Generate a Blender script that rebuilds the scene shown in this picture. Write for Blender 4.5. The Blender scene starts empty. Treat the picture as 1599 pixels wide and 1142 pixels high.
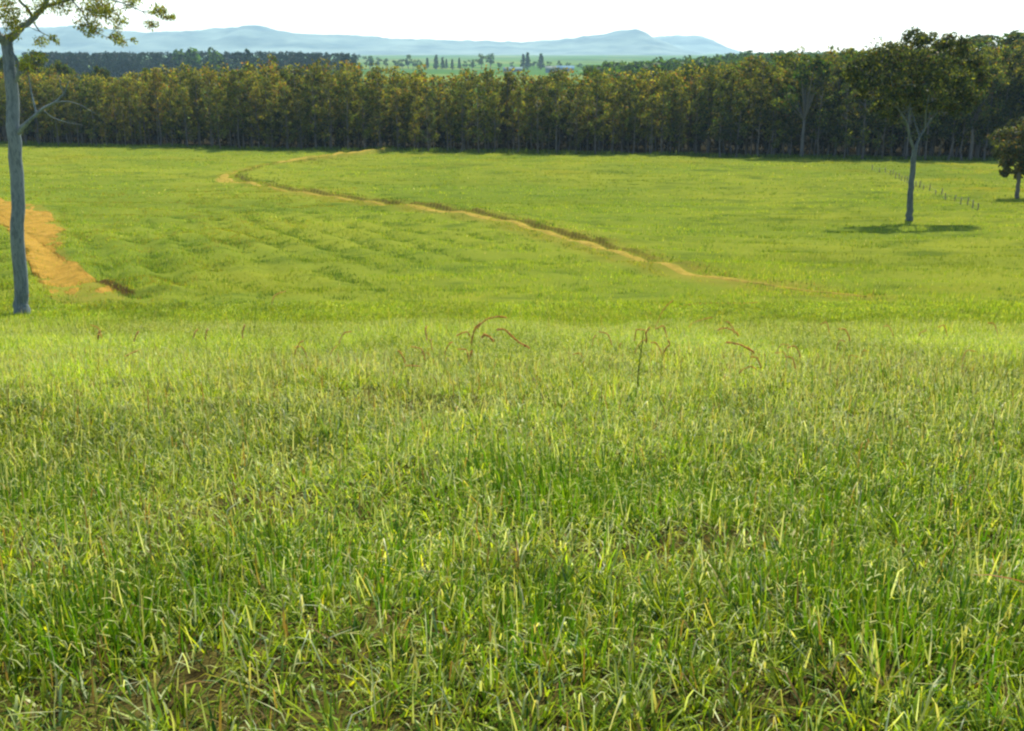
import bpy, math
import numpy as np
from mathutils import Vector

# ------------------------------------------------------------------ camera, sky, sun, exposure
scene = bpy.context.scene
COL = scene.collection
EYE = 1.65
F_PX = 1715.0                       # focal length in pixels of a 1599 px wide picture
PITCH = math.atan((571 - 78) / F_PX)

cam_d = bpy.data.cameras.new('camera')
cam_d.sensor_width = 36
cam_d.lens = 36 * F_PX / 1599
cam_d.clip_start = 0.05
cam_d.clip_end = 40000
cam = bpy.data.objects.new('camera', cam_d)
cam.location = (0, 0, EYE)
cam.rotation_euler = (math.pi / 2 - PITCH, 0, 0)
COL.objects.link(cam)
scene.camera = cam

SUN_EL, SUN_AZ = math.radians(57), math.radians(20)     # azimuth from +Y towards +X
world = bpy.data.worlds.new('World')
scene.world = world
world.use_nodes = True
wn = world.node_tree.nodes
wl = world.node_tree.links
sky = wn.new('ShaderNodeTexSky')
sky.sky_type = 'NISHITA'
sky.sun_disc = False
sky.sun_elevation = SUN_EL
sky.sun_rotation = SUN_AZ
sky.dust_density = 0.3
sky.air_density = 1.0
sky.ozone_density = 1.0
bg = wn['Background']
bg.inputs['Strength'].default_value = 0.115
wl.new(sky.outputs['Color'], bg.inputs['Color'])

sun_d = bpy.data.lights.new('sun', 'SUN')
sun_d.energy = 4.2
sun_d.angle = math.radians(0.5)
sun_d.color = (1.0, 0.94, 0.76)
sun = bpy.data.objects.new('sun', sun_d)
to_sun = Vector((math.sin(SUN_AZ) * math.cos(SUN_EL), math.cos(SUN_AZ) * math.cos(SUN_EL), math.sin(SUN_EL)))
sun.rotation_euler = (-to_sun).to_track_quat('-Z', 'Y').to_euler()
sun.location = (0, 0, 60)
COL.objects.link(sun)

scene.view_settings.view_transform = 'Standard'
scene.view_settings.look = 'None'
scene.view_settings.exposure = 1.2
scene.view_settings.gamma = 1
cy = scene.cycles
cy.max_bounces = 6
cy.diffuse_bounces = 3
cy.transmission_bounces = 4
cy.glossy_bounces = 2
cy.volume_bounces = 0
cy.use_denoising = True
cy.filter_width = 2.3
cy.sample_clamp_indirect = 4

rng = np.random.default_rng(7)

# ------------------------------------------------------------------ numeric helpers
def _hash(ix, iy, seed):
    h = (ix.astype(np.int64) * 374761393 + iy.astype(np.int64) * 668265263 + seed * 974634777) & 0xFFFFFFFF
    h = ((h ^ (h >> 13)) * 1274126177) & 0xFFFFFFFF
    h = h ^ (h >> 16)
    return (h & 0xFFFF) / 65535.0

def vnoise(x, y, seed=0):
    x = np.asarray(x, float); y = np.asarray(y, float)
    ix = np.floor(x); iy = np.floor(y)
    fx = x - ix; fy = y - iy
    fx = fx * fx * (3 - 2 * fx); fy = fy * fy * (3 - 2 * fy)
    a = _hash(ix, iy, seed); b = _hash(ix + 1, iy, seed)
    c = _hash(ix, iy + 1, seed); d = _hash(ix + 1, iy + 1, seed)
    return (a * (1 - fx) + b * fx) * (1 - fy) + (c * (1 - fx) + d * fx) * fy

def fbm(x, y, seed=0, octaves=4):
    s = 0; amp = 0.5; tot = 0
    for k in range(octaves):
        s = s + amp * vnoise(x * 2 ** k, y * 2 ** k, seed + k * 17)
        tot += amp; amp *= 0.5
    return s / tot

def sstep(a, b, x):
    t = np.clip((np.asarray(x, float) - a) / (b - a), 0, 1)
    return t * t * (3 - 2 * t)

CP, SP = math.cos(PITCH), math.sin(PITCH)
def ray(px, py):
    cx = (px - 799.5) / F_PX; cyy = (571 - py) / F_PX
    return np.array([cx, CP + SP * cyy, -SP + CP * cyy])

def P(px, py, Y):
    """Point of the picture's ray at world distance Y in front of the camera."""
    d = ray(px, py); t = Y / d[1]
    return np.array([d[0] * t, Y, EYE + d[2] * t])

# ------------------------------------------------------------------ terrain heights
_py = np.arange(-200, 1200.0, 0.5)
_kn = np.array([(-200, 10), (-60, 3.5), (-15, 1.0), (0, 0), (6, -0.72), (12, -1.70), (18, -2.98), (24, -4.46), (30, -6.02), (36, -7.28),
                (41, -8.02), (48, -8.7), (60, -9.3), (81, -10.55), (120, -12.3), (160, -13.8), (205, -15.4), (260, -17.5), (400, -21),
                (600, -22), (1200, -22)], float)
_pz = np.interp(_py, _kn[:, 0], _kn[:, 1])
_ker = np.exp(-0.5 * (np.arange(-12, 13) / 5.0) ** 2); _ker /= _ker.sum()
_pz = np.convolve(np.pad(_pz, 12, mode='edge'), _ker, mode='valid')

def H0(x, y):
    x = np.asarray(x, float); y = np.asarray(y, float)
    z = np.interp(y, _py, _pz)
    mid = sstep(42, 60, y) * (1 - sstep(260, 400, y))
    z = z + mid * (fbm(x / 22, y / 22, 3, 3) - 0.5) * 0.9
    near = (1 - sstep(30, 42, y))
    z = z + near * ((fbm(x / 1.6, y / 1.6, 5, 3) - 0.5) * 0.16 + (vnoise(x / 0.62, y / 0.62, 6) - 0.5) * 0.13 * (1 - sstep(9, 16, y)))
    r = x / np.maximum(y, 1)
    z = z + sstep(0.04, 0.34, r) * sstep(250, 420, y) * (1 - sstep(900, 1400, y)) * 17
    far = sstep(500, 1500, y)
    z = z + far * (fbm(x / 500, y / 500, 9, 3) - 0.5) * 3
    return z

def hit(px, py, y0=34.0, y1=2600.0):
    d = ray(px, py)
    Y = np.concatenate([np.arange(y0, 300, 0.1), np.arange(300, y1, 2.0)])
    t = Y / d[1]
    g = H0(d[0] * t, Y) - (EYE + d[2] * t)
    k = np.argmax(g > 0)
    return np.array([d[0] * t[k], Y[k]])

# centre line of the cut contour bank that crosses the valley field
track_px = [(640, 233), (575, 239), (500, 248), (430, 259), (372, 270), (358, 276), (368, 283), (400, 288), (430, 297), (480, 304), (560, 316),
            (650, 326), (720, 336), (790, 347), (850, 364), (905, 380), (960, 396), (1020, 413), (1090, 431), (1160, 442), (1230, 450),
            (1300, 459), (1355, 466)]
TR = np.array([hit(a, b) for a, b in track_px])
def resample(poly, step):
    seg = np.linalg.norm(np.diff(poly, axis=0), axis=1)
    s = np.concatenate([[0], np.cumsum(seg)])
    u = np.arange(0, s[-1], step)
    p = np.stack([np.interp(u, s, poly[:, k]) for k in range(poly.shape[1])], 1)
    for _ in range(3):
        q = p.copy(); q[1:-1] = (p[:-2] + 2 * p[1:-1] + p[2:]) / 4; p = q
    return p
TRS = resample(TR, 1.2)
GUL = resample(np.array([hit(a, b) for a, b in [(146, 441), (165, 447), (185, 454), (208, 463)]]), 0.4)

def sdist(x, y, poly):
    """Distance to a polyline and which side of it (positive = farther from the viewer's side), with the position along it 0..1."""
    best = np.full(x.shape, 1e9); side = np.zeros(x.shape); along = np.zeros(x.shape)
    n = len(poly) - 1
    for k in range(n):
        a = poly[k]; b = poly[k + 1]; e = b - a; L2 = e @ e
        t = np.clip(((x - a[0]) * e[0] + (y - a[1]) * e[1]) / L2, 0, 1)
        dx = x - (a[0] + t * e[0]); dy = y - (a[1] + t * e[1])
        d = np.hypot(dx, dy)
        s = np.sign(e[0] * dy - e[1] * dx)
        m = d < best
        best = np.where(m, d, best); side = np.where(m, s, side); along = np.where(m, (k + t) / n, along)
    return best, side, along

ridge_c = hit(310, 385)
def H(x, y):
    x = np.asarray(x, float); y = np.asarray(y, float)
    shp = np.broadcast(x, y).shape
    x = np.broadcast_to(x, shp).copy().ravel(); y = np.broadcast_to(y, shp).copy().ravel()
    z = H0(x, y)
    # old plough rows on the left of the field, long low ridges
    m = (y > 42) & (y < 215)
    if m.any():
        xm = x[m]; ym = y[m]
        w = np.exp(-(((xm - ridge_c[0]) / 16) ** 2 + ((ym - ridge_c[1]) / 20) ** 2))
        c = xm * 0.90 + ym * 0.42 + 1.3 * (fbm(xm / 9, ym / 9, 21, 2) - 0.5)
        z[m] += w * 0.17 * np.sin(c * 2 * math.pi / 2.6) * (0.4 + fbm((xm * 0.42 - ym * 0.90) / 9, c / 9, 23, 2))
        fade = sstep(42, 52, ym) * (1 - sstep(190, 205, ym))
        z[m] += fade * 0.22 * (fbm(xm / 3.2, ym / 2.2, 31, 3) - 0.5)
        z[m] += fade * (0.16 - 0.12 * w) * np.sin((ym + 0.16 * xm + 3 * fbm(xm / 18, ym / 18, 37, 2)) * 2 * math.pi / 5.2) * vnoise(xm / 9, ym / 5, 38)
        # the contour bank: a bare flat strip with a low cut face on its far side
        d, s, al = sdist(xm, ym, TRS)
        sd = d * s
        hgt = 0.38 * sstep(0.16, 0.30, al) * (1 - 0.75 * np.exp(-((al - 0.50) / 0.035) ** 2)) * (1 - sstep(0.86, 0.97, al)) * (0.45 + 0.8 * fbm(al * 110, al * 0, 41, 2))
        jig = 0.25 * (vnoise(xm / 0.9, ym / 0.9, 43) - 0.5)
        rise = sstep(0.55, 0.85, sd + jig) * (1 - sstep(1.2, 6.0, sd))
        mound = (0.10 + 0.32 * (1 - sstep(0.22, 0.34, al))) * np.exp(-((sd + 0.2) / 1.0) ** 2) * sstep(0, 0.04, al) * (1 - sstep(0.9, 1.0, al))
        z[m] += np.where(d < 9, hgt * rise + mound, 0)
        g, gs, ga = sdist(xm, ym, GUL)
        z[m] += 0.28 * sstep(-0.12, 0.15, g * gs) * (1 - sstep(0.4, 4.5, g)) * sstep(0, 0.25, ga) * (1 - sstep(0.93, 1.0, ga)) * (g < 5)
    return z.reshape(shp)

# ------------------------------------------------------------------ mesh helpers
def new_mesh(name, verts, polys, tint=None, attrs=None, smooth=False, uniform=None):
    """verts (N,3); polys: list of (M,k) index arrays."""
    me = bpy.data.meshes.new(name)
    verts = np.ascontiguousarray(verts, np.float32)
    me.vertices.add(len(verts)); me.vertices.foreach_set('co', verts.ravel())
    polys = [np.asarray(p, np.int32) for p in polys if len(p)]
    loops = np.concatenate([p.ravel() for p in polys])
    starts = []; off = 0
    for p in polys:
        starts.append(off + np.arange(len(p)) * p.shape[1]); off += p.size
    starts = np.concatenate(starts).astype(np.int32)
    me.loops.add(len(loops)); me.loops.foreach_set('vertex_index', loops)
    me.polygons.add(len(starts)); me.polygons.foreach_set('loop_start', starts)
    if tint is not None:
        a = me.attributes.new('tint', 'FLOAT_COLOR', 'POINT')
        c = np.ones((len(verts), 4), np.float32); c[:, :3] = tint
        a.data.foreach_set('color', c.ravel())
    for k, v in (attrs or {}).items():
        a = me.attributes.new(k, 'FLOAT', 'POINT')
        a.data.foreach_set('value', np.ascontiguousarray(v, np.float32))
    me.update(calc_edges=True)
    if smooth:
        me.polygons.foreach_set('use_smooth', np.ones(len(starts), bool))
    return me

def link(name, me, m=None, parent=None, label=None, cat=None, group=None, kind=None):
    o = bpy.data.objects.new(name, me); COL.objects.link(o)
    if m and not me.materials: me.materials.append(m)
    if parent: o.parent = parent
    if label: o['label'] = label
    if cat: o['category'] = cat
    if group: o['group'] = group
    if kind: o['kind'] = kind
    return o

def thing(name, label, cat, loc, group=None, rz=0.0, sc=(1, 1, 1)):
    o = bpy.data.objects.new(name, None); COL.objects.link(o)
    o.empty_display_size = 0.3
    o.location = [float(v) for v in loc]; o.rotation_euler = (0, 0, rz); o.scale = sc
    o['label'] = label; o['category'] = cat
    if group: o['group'] = group
    return o

class Buf:
    """Collects tubes and leaf faces for one mesh."""
    def __init__(s): s.v = []; s.q = []; s.t = []; s.c = []; s.n = 0
    def add(s, v, q=None, t=None, c=(1, 1, 1)):
        v = np.asarray(v, float)
        s.v.append(v)
        cc = np.asarray(c, float)
        s.c.append(np.broadcast_to(cc, (len(v), 3)) if cc.ndim == 1 else cc)
        if q is not None and len(q): s.q.append(np.asarray(q) + s.n)
        if t is not None and len(t): s.t.append(np.asarray(t) + s.n)
        s.n += len(v)
    def tube(s, pts, rad, seg=7, c=(1, 1, 1), cap=True):
        pts = np.asarray(pts, float); n = len(pts)
        rad = np.broadcast_to(np.asarray(rad, float), (n,))
        tan = np.gradient(pts, axis=0); tan /= np.linalg.norm(tan, axis=1)[:, None] + 1e-9
        ref = np.array([0.0, 1.0, 0.0]) if abs(tan[0][1]) < 0.8 else np.array([1.0, 0, 0])
        u = np.cross(tan, ref); u /= np.linalg.norm(u, axis=1)[:, None] + 1e-9
        w = np.cross(tan, u)
        a = np.arange(seg) * 2 * math.pi / seg
        v = pts[:, None, :] + rad[:, None, None] * (np.cos(a)[None, :, None] * u[:, None, :] + np.sin(a)[None, :, None] * w[:, None, :])
        v = v.reshape(-1, 3)
        i = np.arange(n - 1)[:, None] * seg; j = np.arange(seg)[None, :]; j2 = (j + 1) % seg
        q = np.stack([i + j, i + j2, i + seg + j2, i + seg + j], -1).reshape(-1, 4)
        v = np.vstack([v, pts[-1:] + tan[-1:] * rad[-1]])
        tip = n * seg; b = (n - 1) * seg
        t = [(b + k, b + (k + 1) % seg, tip) for k in range(seg)]
        s.add(v, q, t if cap else None, c)
    def leaves(s, ctr, d, size, aspect, c, r=rng):
        """rhombus leaves at ctr (N,3) pointing along d (N,3), size (N,), c (N,3)"""
        n = len(ctr)
        d = d / (np.linalg.norm(d, axis=1)[:, None] + 1e-9)
        rnd = r.normal(size=(n, 3)); sd = np.cross(d, rnd); sd /= np.linalg.norm(sd, axis=1)[:, None] + 1e-9
        L = size[:, None]; W = L * aspect
        v = np.stack([ctr - d * L * 0.5, ctr + sd * W * 0.5 - d * L * 0.05, ctr + d * L * 0.5, ctr - sd * W * 0.5 - d * L * 0.05], 1).reshape(-1, 3)
        q = np.arange(4 * n).reshape(n, 4)
        s.add(v, q, None, np.repeat(c, 4, axis=0))
    def mesh(s, name, smooth=False):
        polys = []
        if s.q: polys.append(np.concatenate(s.q))
        if s.t: polys.append(np.concatenate(s.t))
        return new_mesh(name, np.concatenate(s.v), polys, tint=np.concatenate(s.c), smooth=smooth)

# ------------------------------------------------------------------ materials
def mat(name):
    m = bpy.data.materials.new(name); m.use_nodes = True
    nt = m.node_tree
    for n in list(nt.nodes): nt.nodes.remove(n)
    return m, nt.nodes, nt.links, nt.nodes.new('ShaderNodeOutputMaterial')

def ramp(N, L, fac, stops):
    r = N.new('ShaderNodeValToRGB'); e = r.color_ramp.elements
    while len(e) < len(stops): e.new(0.5)
    for k, (p, c) in enumerate(stops):
        e[k].position = p; e[k].color = (*c, 1) if len(c) == 3 else c
    L.new(fac, r.inputs['Fac']); return r.outputs['Color']

def leafy(name, transl=0.45, gloss=0.06, rough=0.45, warm=(1.15, 1.1, 0.6), vary=0.0):
    """leaf or blade: reflects and lets light through, colour from the tint of each leaf"""
    m, N, L, out = mat(name)
    at = N.new('ShaderNodeAttribute'); at.attribute_name = 'tint'
    d = N.new('ShaderNodeBsdfDiffuse'); t = N.new('ShaderNodeBsdfTranslucent')
    col = at.outputs['Color']
    if vary:                        # each tree has its own leaf tone
        oi = N.new('ShaderNodeObjectInfo')
        tone = ramp(N, L, oi.outputs['Random'], [(0.0, (0.60, 0.66, 0.85)), (0.35, (0.85, 0.95, 0.8)), (0.7, (1.05, 1.08, 0.85)), (1.0, (1.28, 1.12, 0.9))])
        vm = N.new('ShaderNodeMix'); vm.data_type = 'RGBA'; vm.blend_type = 'MULTIPLY'; vm.inputs[0].default_value = vary
        L.new(col, vm.inputs[6]); L.new(tone, vm.inputs[7]); col = vm.outputs[2]
    L.new(col, d.inputs['Color'])
    mul = N.new('ShaderNodeMix'); mul.data_type = 'RGBA'; mul.blend_type = 'MULTIPLY'
    mul.inputs[0].default_value = 1
    L.new(col, mul.inputs[6]); mul.inputs[7].default_value = (*warm, 1)
    L.new(mul.outputs[2], t.inputs['Color'])
    mx = N.new('ShaderNodeMixShader'); mx.inputs[0].default_value = transl
    L.new(d.outputs[0], mx.inputs[1]); L.new(t.outputs[0], mx.inputs[2])
    g = N.new('ShaderNodeBsdfGlossy'); g.inputs['Roughness'].default_value = rough
    m2 = N.new('ShaderNodeMixShader'); m2.inputs[0].default_value = gloss
    L.new(mx.outputs[0], m2.inputs[1]); L.new(g.outputs[0], m2.inputs[2])
    L.new(m2.outputs[0], out.inputs['Surface'])
    return m

def noise(N, L, vec, scale, detail=4, rough=0.55):
    n = N.new('ShaderNodeTexNoise'); n.inputs['Scale'].default_value = scale
    n.inputs['Detail'].default_value = detail; n.inputs['Roughness'].default_value = rough
    L.new(vec, n.inputs['Vector']); return n.outputs['Fac']

def mixc(N, L, fac, a, b):
    m = N.new('ShaderNodeMix'); m.data_type = 'RGBA'
    if isinstance(fac, (int, float)): m.inputs[0].default_value = fac
    else: L.new(fac, m.inputs[0])
    for s, v in ((6, a), (7, b)):
        if isinstance(v, tuple): m.inputs[s].default_value = (*v, 1)
        else: L.new(v, m.inputs[s])
    return m.outputs[2]

def attr(N, name):
    a = N.new('ShaderNodeAttribute'); a.attribute_name = name; return a.outputs['Fac']

def bark(name, c1, c2, scale=3.0):
    m, N, L, out = mat(name)
    tc = N.new('ShaderNodeTexCoord'); mp = N.new('ShaderNodeMapping'); mp.inputs['Scale'].default_value = (1, 1, 0.25)
    L.new(tc.outputs['Object'], mp.inputs['Vector'])
    f = noise(N, L, mp.outputs[0], scale, 8, 0.72)
    c = ramp(N, L, f, [(0.36, c1), (0.50, c2), (0.56, c1), (0.68, tuple(q * 1.5 for q in c2))])
    b = N.new('ShaderNodeBsdfPrincipled'); b.inputs['Roughness'].default_value = 0.8
    L.new(c, b.inputs['Base Color'])
    bp = N.new('ShaderNodeBump'); bp.inputs['Strength'].default_value = 0.8; bp.inputs['Distance'].default_value = 0.06
    L.new(f, bp.inputs['Height']); L.new(bp.outputs[0], b.inputs['Normal'])
    L.new(b.outputs[0], out.inputs['Surface'])
    return m

GREEN_A, GREEN_B, GREEN_C = (0.165, 0.210, 0.026), (0.240, 0.262, 0.030), (0.088, 0.134, 0.020)

def ground_mat():
    m, N, L, out = mat('meadow ground')
    tc = N.new('ShaderNodeTexCoord'); v = tc.outputs['Object']
    st = N.new('ShaderNodeMapping'); st.inputs['Scale'].default_value = (0.45, 1.0, 1.0); st.inputs['Rotation'].default_value = (0, 0, 0.12)
    L.new(v, st.inputs['Vector'])
    f1 = noise(N, L, v, 0.05, 4)
    f2 = noise(N, L, st.outputs[0], 0.5, 6, 0.65)
    f3 = noise(N, L, v, 7.0, 5, 0.7)
    c = mixc(N, L, ramp(N, L, f1, [(0.38, (0, 0, 0)), (0.62, (1, 1, 1))]), GREEN_A, GREEN_B)
    c = mixc(N, L, ramp(N, L, f2, [(0.50, (0, 0, 0)), (0.66, (0.75, 0.75, 0.75))]), c, GREEN_C)
    c = mixc(N, L, ramp(N, L, f3, [(0.50, (0, 0, 0)), (0.75, (0.45, 0.45, 0.45))]), c, (0.06, 0.09, 0.01))
    f4 = noise(N, L, v, 0.11, 5, 0.7)
    ym = N.new('ShaderNodeMath'); ym.operation = 'MULTIPLY'
    L.new(ramp(N, L, f4, [(0.50, (0, 0, 0)), (0.68, (1, 1, 1))]), ym.inputs[0]); L.new(attr(N, 'yellow'), ym.inputs[1])
    c = mixc(N, L, ym.outputs[0], c, (0.27, 0.23, 0.018))
    # distant paddocks
    vo = N.new('ShaderNodeTexVoronoi'); vo.inputs['Scale'].default_value = 0.006
    L.new(v, vo.inputs['Vector'])
    sep = N.new('ShaderNodeSeparateColor'); L.new(vo.outputs['Color'], sep.inputs[0])
    pc = ramp(N, L, sep.outputs[0], [(0.0, (0.07, 0.15, 0.03)), (0.4, (0.10, 0.20, 0.03)), (0.7, (0.20, 0.24, 0.05)), (1.0, (0.05, 0.11, 0.03))])
    c = mixc(N, L, attr(N, 'far'), c, pc)
    dry = N.new('ShaderNodeMath'); dry.operation = 'MULTIPLY'
    L.new(attr(N, 'dry'), dry.inputs[0])
    L.new(ramp(N, L, noise(N, L, v, 1.3, 5, 0.7), [(0.3, (0.2, 0.2, 0.2)), (0.65, (1, 1, 1))]), dry.inputs[1])
    c = mixc(N, L, dry.outputs[0], c, (0.24, 0.20, 0.035))
    c = mixc(N, L, attr(N, 'thatch'), c, ramp(N, L, f3, [(0.35, (0.028, 0.022, 0.008)), (0.6, (0.10, 0.085, 0.024))]))
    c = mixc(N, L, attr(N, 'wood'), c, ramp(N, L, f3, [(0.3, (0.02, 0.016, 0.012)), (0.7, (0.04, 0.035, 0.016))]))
    c = mixc(N, L, attr(N, 'cut'), c, ramp(N, L, f3, [(0.3, (0.04, 0.028, 0.012)), (0.7, (0.11, 0.07, 0.02))]))
    b = N.new('ShaderNodeBsdfDiffuse'); b.inputs['Roughness'].default_value = 0.6
    L.new(c, b.inputs['Color'])
    bp = N.new('ShaderNodeBump'); bp.inputs['Strength'].default_value = 0.7; bp.inputs['Distance'].default_value = 0.12
    L.new(f3, bp.inputs['Height'])
    L.new(bp.outputs[0], b.inputs['Normal'])
    L.new(b.outputs[0], out.inputs['Surface'])
    return m

def soil_mat(name, c1, c2, c3):
    m, N, L, out = mat(name)
    tc = N.new('ShaderNodeTexCoord'); v = tc.outputs['Object']
    f = noise(N, L, v, 1.2, 7, 0.7); f2 = noise(N, L, v, 6.0, 5, 0.7)
    c = ramp(N, L, f, [(0.30, c1), (0.52, c2), (0.72, c3)])
    c = mixc(N, L, ramp(N, L, f2, [(0.55, (0, 0, 0)), (0.7, (0.7, 0.7, 0.7))]), c, (0.16, 0.15, 0.02))
    b = N.new('ShaderNodeBsdfDiffuse'); L.new(c, b.inputs['Color'])
    bp = N.new('ShaderNodeBump'); bp.inputs['Strength'].default_value = 0.8; bp.inputs['Distance'].default_value = 0.15
    L.new(f2, bp.inputs['Height']); L.new(bp.outputs[0], b.inputs['Normal'])
    L.new(b.outputs[0], out.inputs['Surface'])
    return m

def plain(name, c1, c2, scale=2.0, rough=0.8):
    m, N, L, out = mat(name)
    tc = N.new('ShaderNodeTexCoord')
    c = ramp(N, L, noise(N, L, tc.outputs['Object'], scale, 5, 0.6), [(0.35, c1), (0.65, c2)])
    b = N.new('ShaderNodeBsdfPrincipled'); b.inputs['Roughness'].default_value = rough
    L.new(c, b.inputs['Base Color']); L.new(b.outputs[0], out.inputs['Surface'])
    return m

M_GROUND = ground_mat()
M_TRACK = soil_mat('dry yellow soil', (0.16, 0.145, 0.028), (0.27, 0.20, 0.038), (0.33, 0.245, 0.060))
M_SOIL = soil_mat('orange bare earth', (0.14, 0.11, 0.022), (0.28, 0.165, 0.030), (0.35, 0.225, 0.05))
M_GRASS = leafy('grass blades', 0.52, 0.012, 0.38, (1.35, 1.22, 0.45))
M_LEAF = leafy('tree leaves', 0.55, 0.015, 0.5, (1.35, 1.35, 0.5), vary=1.0)
M_LEAF_GUM = leafy('gum leaves', 0.5, 0.02, 0.5, (1.25, 1.3, 0.6))
M_BARK_PALE = bark('smooth grey gum bark', (0.06, 0.08, 0.09), (0.16, 0.19, 0.20))
M_BARK_DARK = bark('dark trunk bark', (0.05, 0.045, 0.045), (0.13, 0.115, 0.105))
M_BARK_GREEN = bark('grey green gum bark', (0.035, 0.047, 0.05), (0.095, 0.115, 0.117))
M_BARK_MID = bark('grey brown bark', (0.05, 0.05, 0.05), (0.11, 0.105, 0.10))
M_POST = plain('weathered post timber', (0.10, 0.085, 0.06), (0.20, 0.17, 0.13), 8)
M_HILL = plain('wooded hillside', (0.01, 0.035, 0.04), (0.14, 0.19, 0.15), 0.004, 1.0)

soil_px = [(-60, 300), (-20, 308), (20, 316), (50, 320), (80, 333), (96, 352), (101, 375), (98, 392), (112, 408), (128, 425), (140, 440),
           (165, 453), (196, 465), (165, 473), (110, 474), (82, 467), (62, 445), (46, 420), (28, 388), (8, 356), (-25, 338), (-60, 325)]

def inside(x, y, poly):
    r = np.zeros(x.shape, bool); n = len(poly)
    for k in range(0, n):
        x1, y1 = poly[k]; x2, y2 = poly[(k + 1) % n]
        c = ((y1 > y) != (y2 > y)) & (x < (x2 - x1) * (y - y1) / (y2 - y1 + 1e-12) + x1)
        r ^= c
    return r


# ------------------------------------------------------------------ ground sheet
def build_ground():
    ys = np.concatenate([np.linspace(-150, -6, 30), np.arange(-5, 2, 0.5), np.arange(2, 42, 0.25), np.arange(42, 216, 0.30),
                         np.geomspace(216, 9500, 190)])
    ui = np.linspace(-1, 1, 441)
    uo = np.linspace(0, 1, 19)[1:]
    W = 0.56 * np.maximum(ys, 0) + 8
    inner = W[:, None] * ui[None, :]
    ext = 60 + 0.6 * np.abs(ys)
    right = W[:, None] + ext[:, None] * (uo ** 1.6)[None, :]
    X = np.concatenate([-right[:, ::-1], inner, right], 1)
    Y = np.broadcast_to(ys[:, None], X.shape)
    Z = H(X, Y)
    nr, nc = X.shape
    v = np.stack([X, Y, Z], -1).reshape(-1, 3)
    i = np.arange(nr - 1)[:, None] * nc; j = np.arange(nc - 1)[None, :]
    q = np.stack([i + j, i + j + 1, i + nc + j + 1, i + nc + j], -1).reshape(-1, 4)
    x, y = v[:, 0], v[:, 1]
    dry = np.zeros(len(v)); cut = np.zeros(len(v))
    m = (y > 42) & (y < 215)
    d, s, al = sdist(x[m], y[m], TRS)
    sd = d * s
    fade = 1 - 0.6 * np.exp(-((al - 0.47) / 0.10) ** 2)
    dry[m] = fade * (1 - sstep(0.8, 2.4, d)) * 0.8
    cut[m] = sstep(0.45, 0.6, sd) * (1 - sstep(0.75, 0.95, sd)) * sstep(0.14, 0.22, al) * (1 - sstep(0.85, 0.95, al)) * 0.85
    g, gs, ga = sdist(x[m], y[m], GUL)
    cut[m] = np.maximum(cut[m], (1 - sstep(0.15, 0.35, g)) * (ga > 0.05) * (ga < 0.97))  # dark soil streak that also paints in the gully's shadow
    sb = np.array([hit(a, c) for a, c in soil_px]); ctr = sb.mean(0)
    ins = inside(x, y, ctr + (sb - ctr) * 1.03)
    dry[ins] = np.maximum(dry[ins], 0.75)
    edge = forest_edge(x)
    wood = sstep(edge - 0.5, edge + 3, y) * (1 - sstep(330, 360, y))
    thatch = 1 - sstep(18, 30, y)
    far = sstep(330, 420, y)
    rr = x / np.maximum(y, 1)
    yellow = np.clip(0.45 * sstep(100, 150, y) + 1.0 * sstep(0.32, 0.42, rr) * sstep(85, 105, y) + 0.35 * (1 - sstep(46, 62, y)), 0, 1)
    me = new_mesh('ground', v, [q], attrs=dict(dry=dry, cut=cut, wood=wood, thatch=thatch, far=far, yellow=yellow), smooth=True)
    link('ground', me, M_GROUND, kind='structure')

edge_px = [(-400, 221), (0, 224), (160, 229), (560, 236), (900, 241), (1200, 247), (1400, 250), (1599, 252), (2000, 254)]
_ed = np.array([hit(a, b, 60) for a, b in edge_px])
_o = np.argsort(_ed[:, 0]); _ed = _ed[_o]
def forest_edge(x):
    return np.interp(x, _ed[:, 0], _ed[:, 1])

build_ground()

# ------------------------------------------------------------------ bare strip and bare soil patch
def build_track():
    c = resample(TR, 0.35)
    t = np.gradient(c, axis=0); t /= np.linalg.norm(t, axis=1)[:, None]
    nrm = np.stack([-t[:, 1], t[:, 0]], 1)
    n = len(c); al = np.linspace(0, 1, n)
    k = np.arange(n)
    w = 0.9 + 1.3 * (1 - sstep(0.20, 0.34, al)) + 0.5 * np.exp(-((al - 0.75) / 0.1) ** 2)
    w *= (0.46 + 0.30 * (1 - sstep(0.2, 0.3, al))) * (1 - 0.72 * sstep(0.33, 0.37, al) * (1 - sstep(0.50, 0.54, al)))
    w *= (1 - 0.9 * np.exp(-((al - 0.475) / 0.07) ** 2)) * sstep(0, 0.05, al) * (1 - 0.6 * sstep(0.93, 1.0, al))
    lo = -w * (0.75 + 0.45 * fbm(k * 0.10, k * 0, 51, 4)); hi = np.minimum(0.5, w) * (0.8 + 0.4 * fbm(k * 0.3, k * 0 + 9, 53, 3))
    kb = np.argmin(np.linalg.norm(c - hit(368, 280), axis=1)) / n
    lo = lo - 2.6 * np.exp(-((al - kb - 0.02) / 0.045) ** 2)
    m = 13
    u = np.linspace(0, 1, m)
    off = lo[:, None] * (1 - u) + hi[:, None] * u
    p = c[:, None, :] + nrm[:, None, :] * off[..., None]
    x, y = p[..., 0], p[..., 1]
    z = H(x, y) + 0.06 - 0.13 * np.abs(2 * u - 1)[None, :] ** 2.5 + 0.10 * (fbm(x / 0.8, y / 1.2, 57, 3) - 0.55)
    v = np.stack([x, y, z], -1).reshape(-1, 3)
    i = np.arange(n - 1)[:, None] * m; j = np.arange(m - 1)[None, :]
    q = np.stack([i + j, i + j + 1, i + m + j + 1, i + m + j], -1).reshape(-1, 4)
    link('path', new_mesh('path', v, [q], smooth=True), M_TRACK, kind='structure')

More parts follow.
